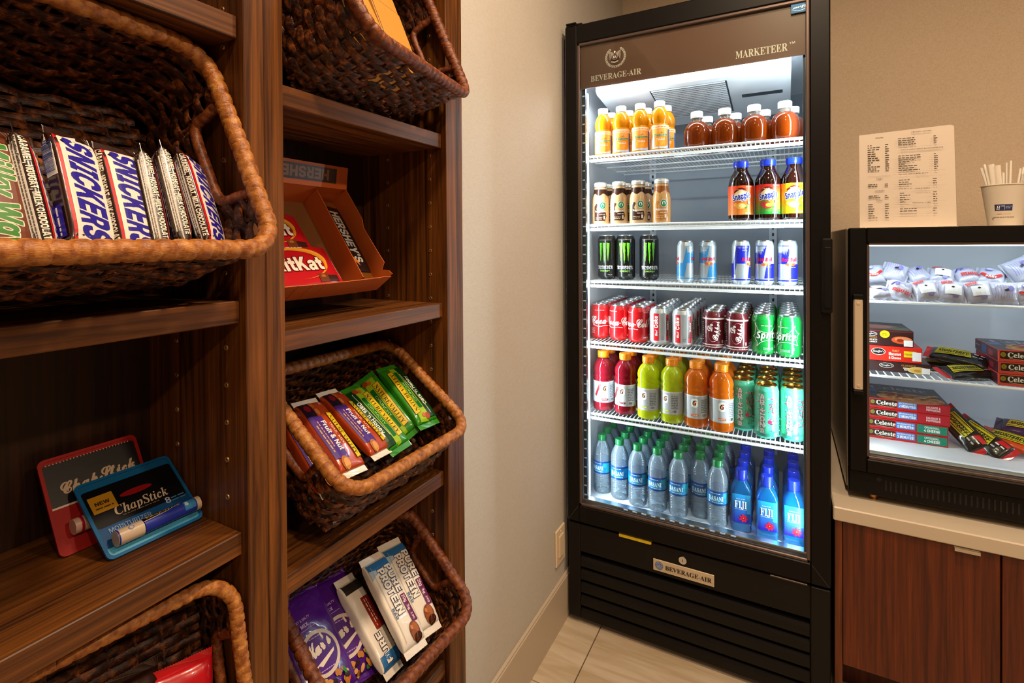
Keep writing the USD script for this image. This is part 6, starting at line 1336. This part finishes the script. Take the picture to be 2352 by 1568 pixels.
for i, (x, y, z, spin, tip, roll, kind, lab) in enumerate(BUR):
    m_ = ('burrito_black', 'burrito_black', 'burrito_purple', 'burrito_orange')[kind]
    R = rz(spin) @ ry(tip) @ rx(math.radians(roll + 14))
    wrapped('burrito_packet', lab, 'frozen burrito', (0.150, 0.056, 0.027, 0.014), m_, [('top', burrito_print(kind))], (x, y, z), R, 'burrito packets in the freezer', seal_mat='burrito_end' if kind < 2 else None, seed=90 + i, wrinkle=0.005, e=2.6, puff=3)

# ================================================================ on top of the freezer: price sheet and a cup of straws
mat('paper', '#d6c9b8', 0.55); mat('acrylic_edge', '#f2ead8', 0.1, coat=0.5); mat('cup_paper', '#d9cfbd', 0.5); mat('straw_paper', '#e9e2d2', 0.5); mat('straw_plastic', '#f0ece0', 0.3)
PW, PH = 0.2159, 0.2720
ln = math.radians(-3.0)
ps = thing('price_sheet', 'white price sheet standing on the small freezer against the wall', 'menu', (0.1905, 1.765, ZZ1), rx(ln))
obj('sheet', (lambda g: g)(move(prism(sg.Polygon([(0, 0), (PW, 0), (PW - 0.003, PH + 0.002), (PW - 0.010, PH + 0.006), (0.0, PH - 0.002)]), 0.0006), (0, 0.0006, 0.0004), rx(PI / 2))), 'paper', ps)
obj('holder_foot', box(0.0, -0.012, 0.0, PW, 0.004, 0.0020), 'acrylic_edge', ps)
p = Print(); ink = '#4a4038'
def block(x0, xp, ys, seed, wmin, wmax, both=True):
    r = random.Random(seed)
    for k, yv in enumerate(ys):
        p.words(x0, x0 + r.uniform(wmin, wmax), yv, 0.0022, ink, seed * 31 + k)
        if both: p.words(xp, xp + 0.0085, yv, 0.0022, ink, seed * 17 + k)
def head(t, x, yv, w): p.text(t, x, yv, 0.0032, ink, 'serif', w=w, align='c')
Y = lambda f: PH * (1 - f)
head('SNACKS', 0.048, Y(0.055), 0.018); block(0.020, 0.061, [Y(0.13 + 0.0225 * k) for k in range(13)], 1, 0.010, 0.032)
p.rect(0.020, Y(0.455), 0.072, Y(0.455) + 0.0005, '#8a7c6c')
head('CHIPS', 0.047, Y(0.490), 0.014); block(0.020, 0.059, [Y(0.545), Y(0.565)], 2, 0.016, 0.022)
head('COOKIES', 0.047, Y(0.615), 0.022); block(0.021, 0.059, [Y(0.665), Y(0.685)], 3, 0.020, 0.034); head('CANDY', 0.046, Y(0.718), 0.015); block(0.020, 0.059, [Y(0.755 + 0.0235 * k) for k in range(7)], 4, 0.010, 0.022)
head('FROZEN FOODS', 0.142, Y(0.028), 0.044); block(0.090, 0.168, [Y(0.085 + 0.021 * k) for k in range(4)], 5, 0.028, 0.042)
head('SODAS AND OTHER REFRESHMENTS', 0.142, Y(0.205), 0.092); block(0.090, 0.168, [Y(0.265 + 0.0215 * k) for k in range(8)], 6, 0.014, 0.058)
head('ICE CREAM', 0.142, Y(0.455), 0.026); block(0.090, 0.165, [Y(0.515 + 0.0225 * k) for k in range(3)], 7, 0.020, 0.034)
head('TOILETRIES', 0.142, Y(0.610), 0.032); block(0.092, 0.165, [Y(0.650 + 0.0225 * k) for k in range(5)], 8, 0.010, 0.024)
head('PERSONAL CARE', 0.140, Y(0.755), 0.040); block(0.092, 0.164, [Y(0.812), Y(0.834)], 9, 0.034, 0.042)
for yv in (0.175, 0.43, 0.58, 0.735): p.rect(0.088, Y(yv), 0.192, Y(yv) + 0.0004, '#b3a696')
obj('print', p.mesh(on_plane((0, 0, 0))), 'print_paper', ps)
cp = thing('straw_cup', 'white paper cup with a blue logo holding straws, at the right edge', 'cup', (0.5080, 1.785, ZZ1), rz(-0.32))
HC, RB, RT = 0.108, 0.0330, 0.0465
obj('cup', lathe([(0, 0.004), (RB - 0.001, 0.004), (RB - 0.001, 0.0), (RB, 0.0), (RB + 0.0003, 0.004), (RT, HC - 0.002), (RT - 0.0006, HC - 0.002), (RB - 0.0006, 0.006), (0, 0.006)], 48), 'cup_paper', cp, 40)
obj('rolled_rim', move(trimesh.creation.torus(RT, 0.0016, major_sections=48, minor_sections=10), (0, 0, HC - 0.001)), 'cup_paper', cp, True)
p = Print(); p.rect(-0.0215, 0.040, 0.0190, 0.0565, '#1c2250'); p.text('H', -0.0180, 0.0428, 0.0110, '#dfe2ee', 'serifi', w=0.0105); p.rect(-0.0060, 0.0515, 0.0005, 0.0530, '#dfe2ee'); p.rect(0.0010, 0.042, 0.0016, 0.0545, '#dfe2ee'); p.words(0.0035, 0.017, 0.0500, 0.0018, '#9aa4cc', 2); p.words(0.0035, 0.014, 0.0460, 0.0018, '#9aa4cc', 3)
p.rect(-0.017, 0.0315, -0.005, 0.0328, '#d97a1c'); p.rect(-0.003, 0.0318, 0.016, 0.0325, '#e0a868'); p.words(-0.026, 0.024, 0.0230, 0.0016, '#8a7a66', 6); p.add(ell(-0.0285, 0.0205, 0.0026, 0.0026, 12).difference(ell(-0.0285, 0.0205, 0.0016, 0.0016, 12)), '#5a4a3a')
f_, n_ = on_lathe([(RB, 0.0), (RB + 0.0003, 0.004), (RT, HC)])
obj('logo', p.mesh(f_, dx=0.004, normal=n_), 'print_paper', cp)
rs = random.Random(9)
for i, (a0, r0, a1, r1, zt, w_, kind) in enumerate([(3.6, 0.012, 3.35, 0.040, 0.166, 0.0042, 0), (3.4, 0.010, 3.15, 0.046, 0.158, 0.0042, 0), (3.9, 0.012, 3.7, 0.030, 0.164, 0.0060, 1), (4.2, 0.010, 4.1, 0.022, 0.160, 0.0055, 1), (4.6, 0.010, 4.55, 0.014, 0.140, 0.0036, 0), (5.2, 0.006, 5.4, 0.006, 0.166, 0.0030, 0), (5.6, 0.010, 5.7, 0.014, 0.170, 0.0034, 0), (6.0, 0.014, 6.05, 0.030, 0.148, 0.0036, 0), (0.2, 0.014, 0.25, 0.036, 0.152, 0.0036, 0), (0.5, 0.012, 0.4, 0.042, 0.150, 0.0036, 0)]):
    st = thing('straw', 'pale straw in the paper cup, ' + ('leftmost, leaning far out', 'second from the left, leaning out', 'broad flat wrapped one leaning left', 'broad flat wrapped one behind', 'short one in the middle', 'thin upright one', 'tall upright one in the middle', 'left of the right hand bunch', 'middle of the right hand bunch', 'rightmost')[i], 'straw', (0.5080, 1.785, ZZ1), rz(-0.32))
    a, b = (r0 * math.cos(a0), r0 * math.sin(a0), 0.008), (r1 * math.cos(a1), r1 * math.sin(a1), zt)
    if kind: obj('paper_sleeve', tube([a, b], w_, 10, False, flat=(1.0, 0.25), up=(0, 1, 0)), 'straw_paper', st, 50)
    else: obj('straw_tube', tube([a, b], w_ * 0.72, 12), 'straw_plastic', st, 50)
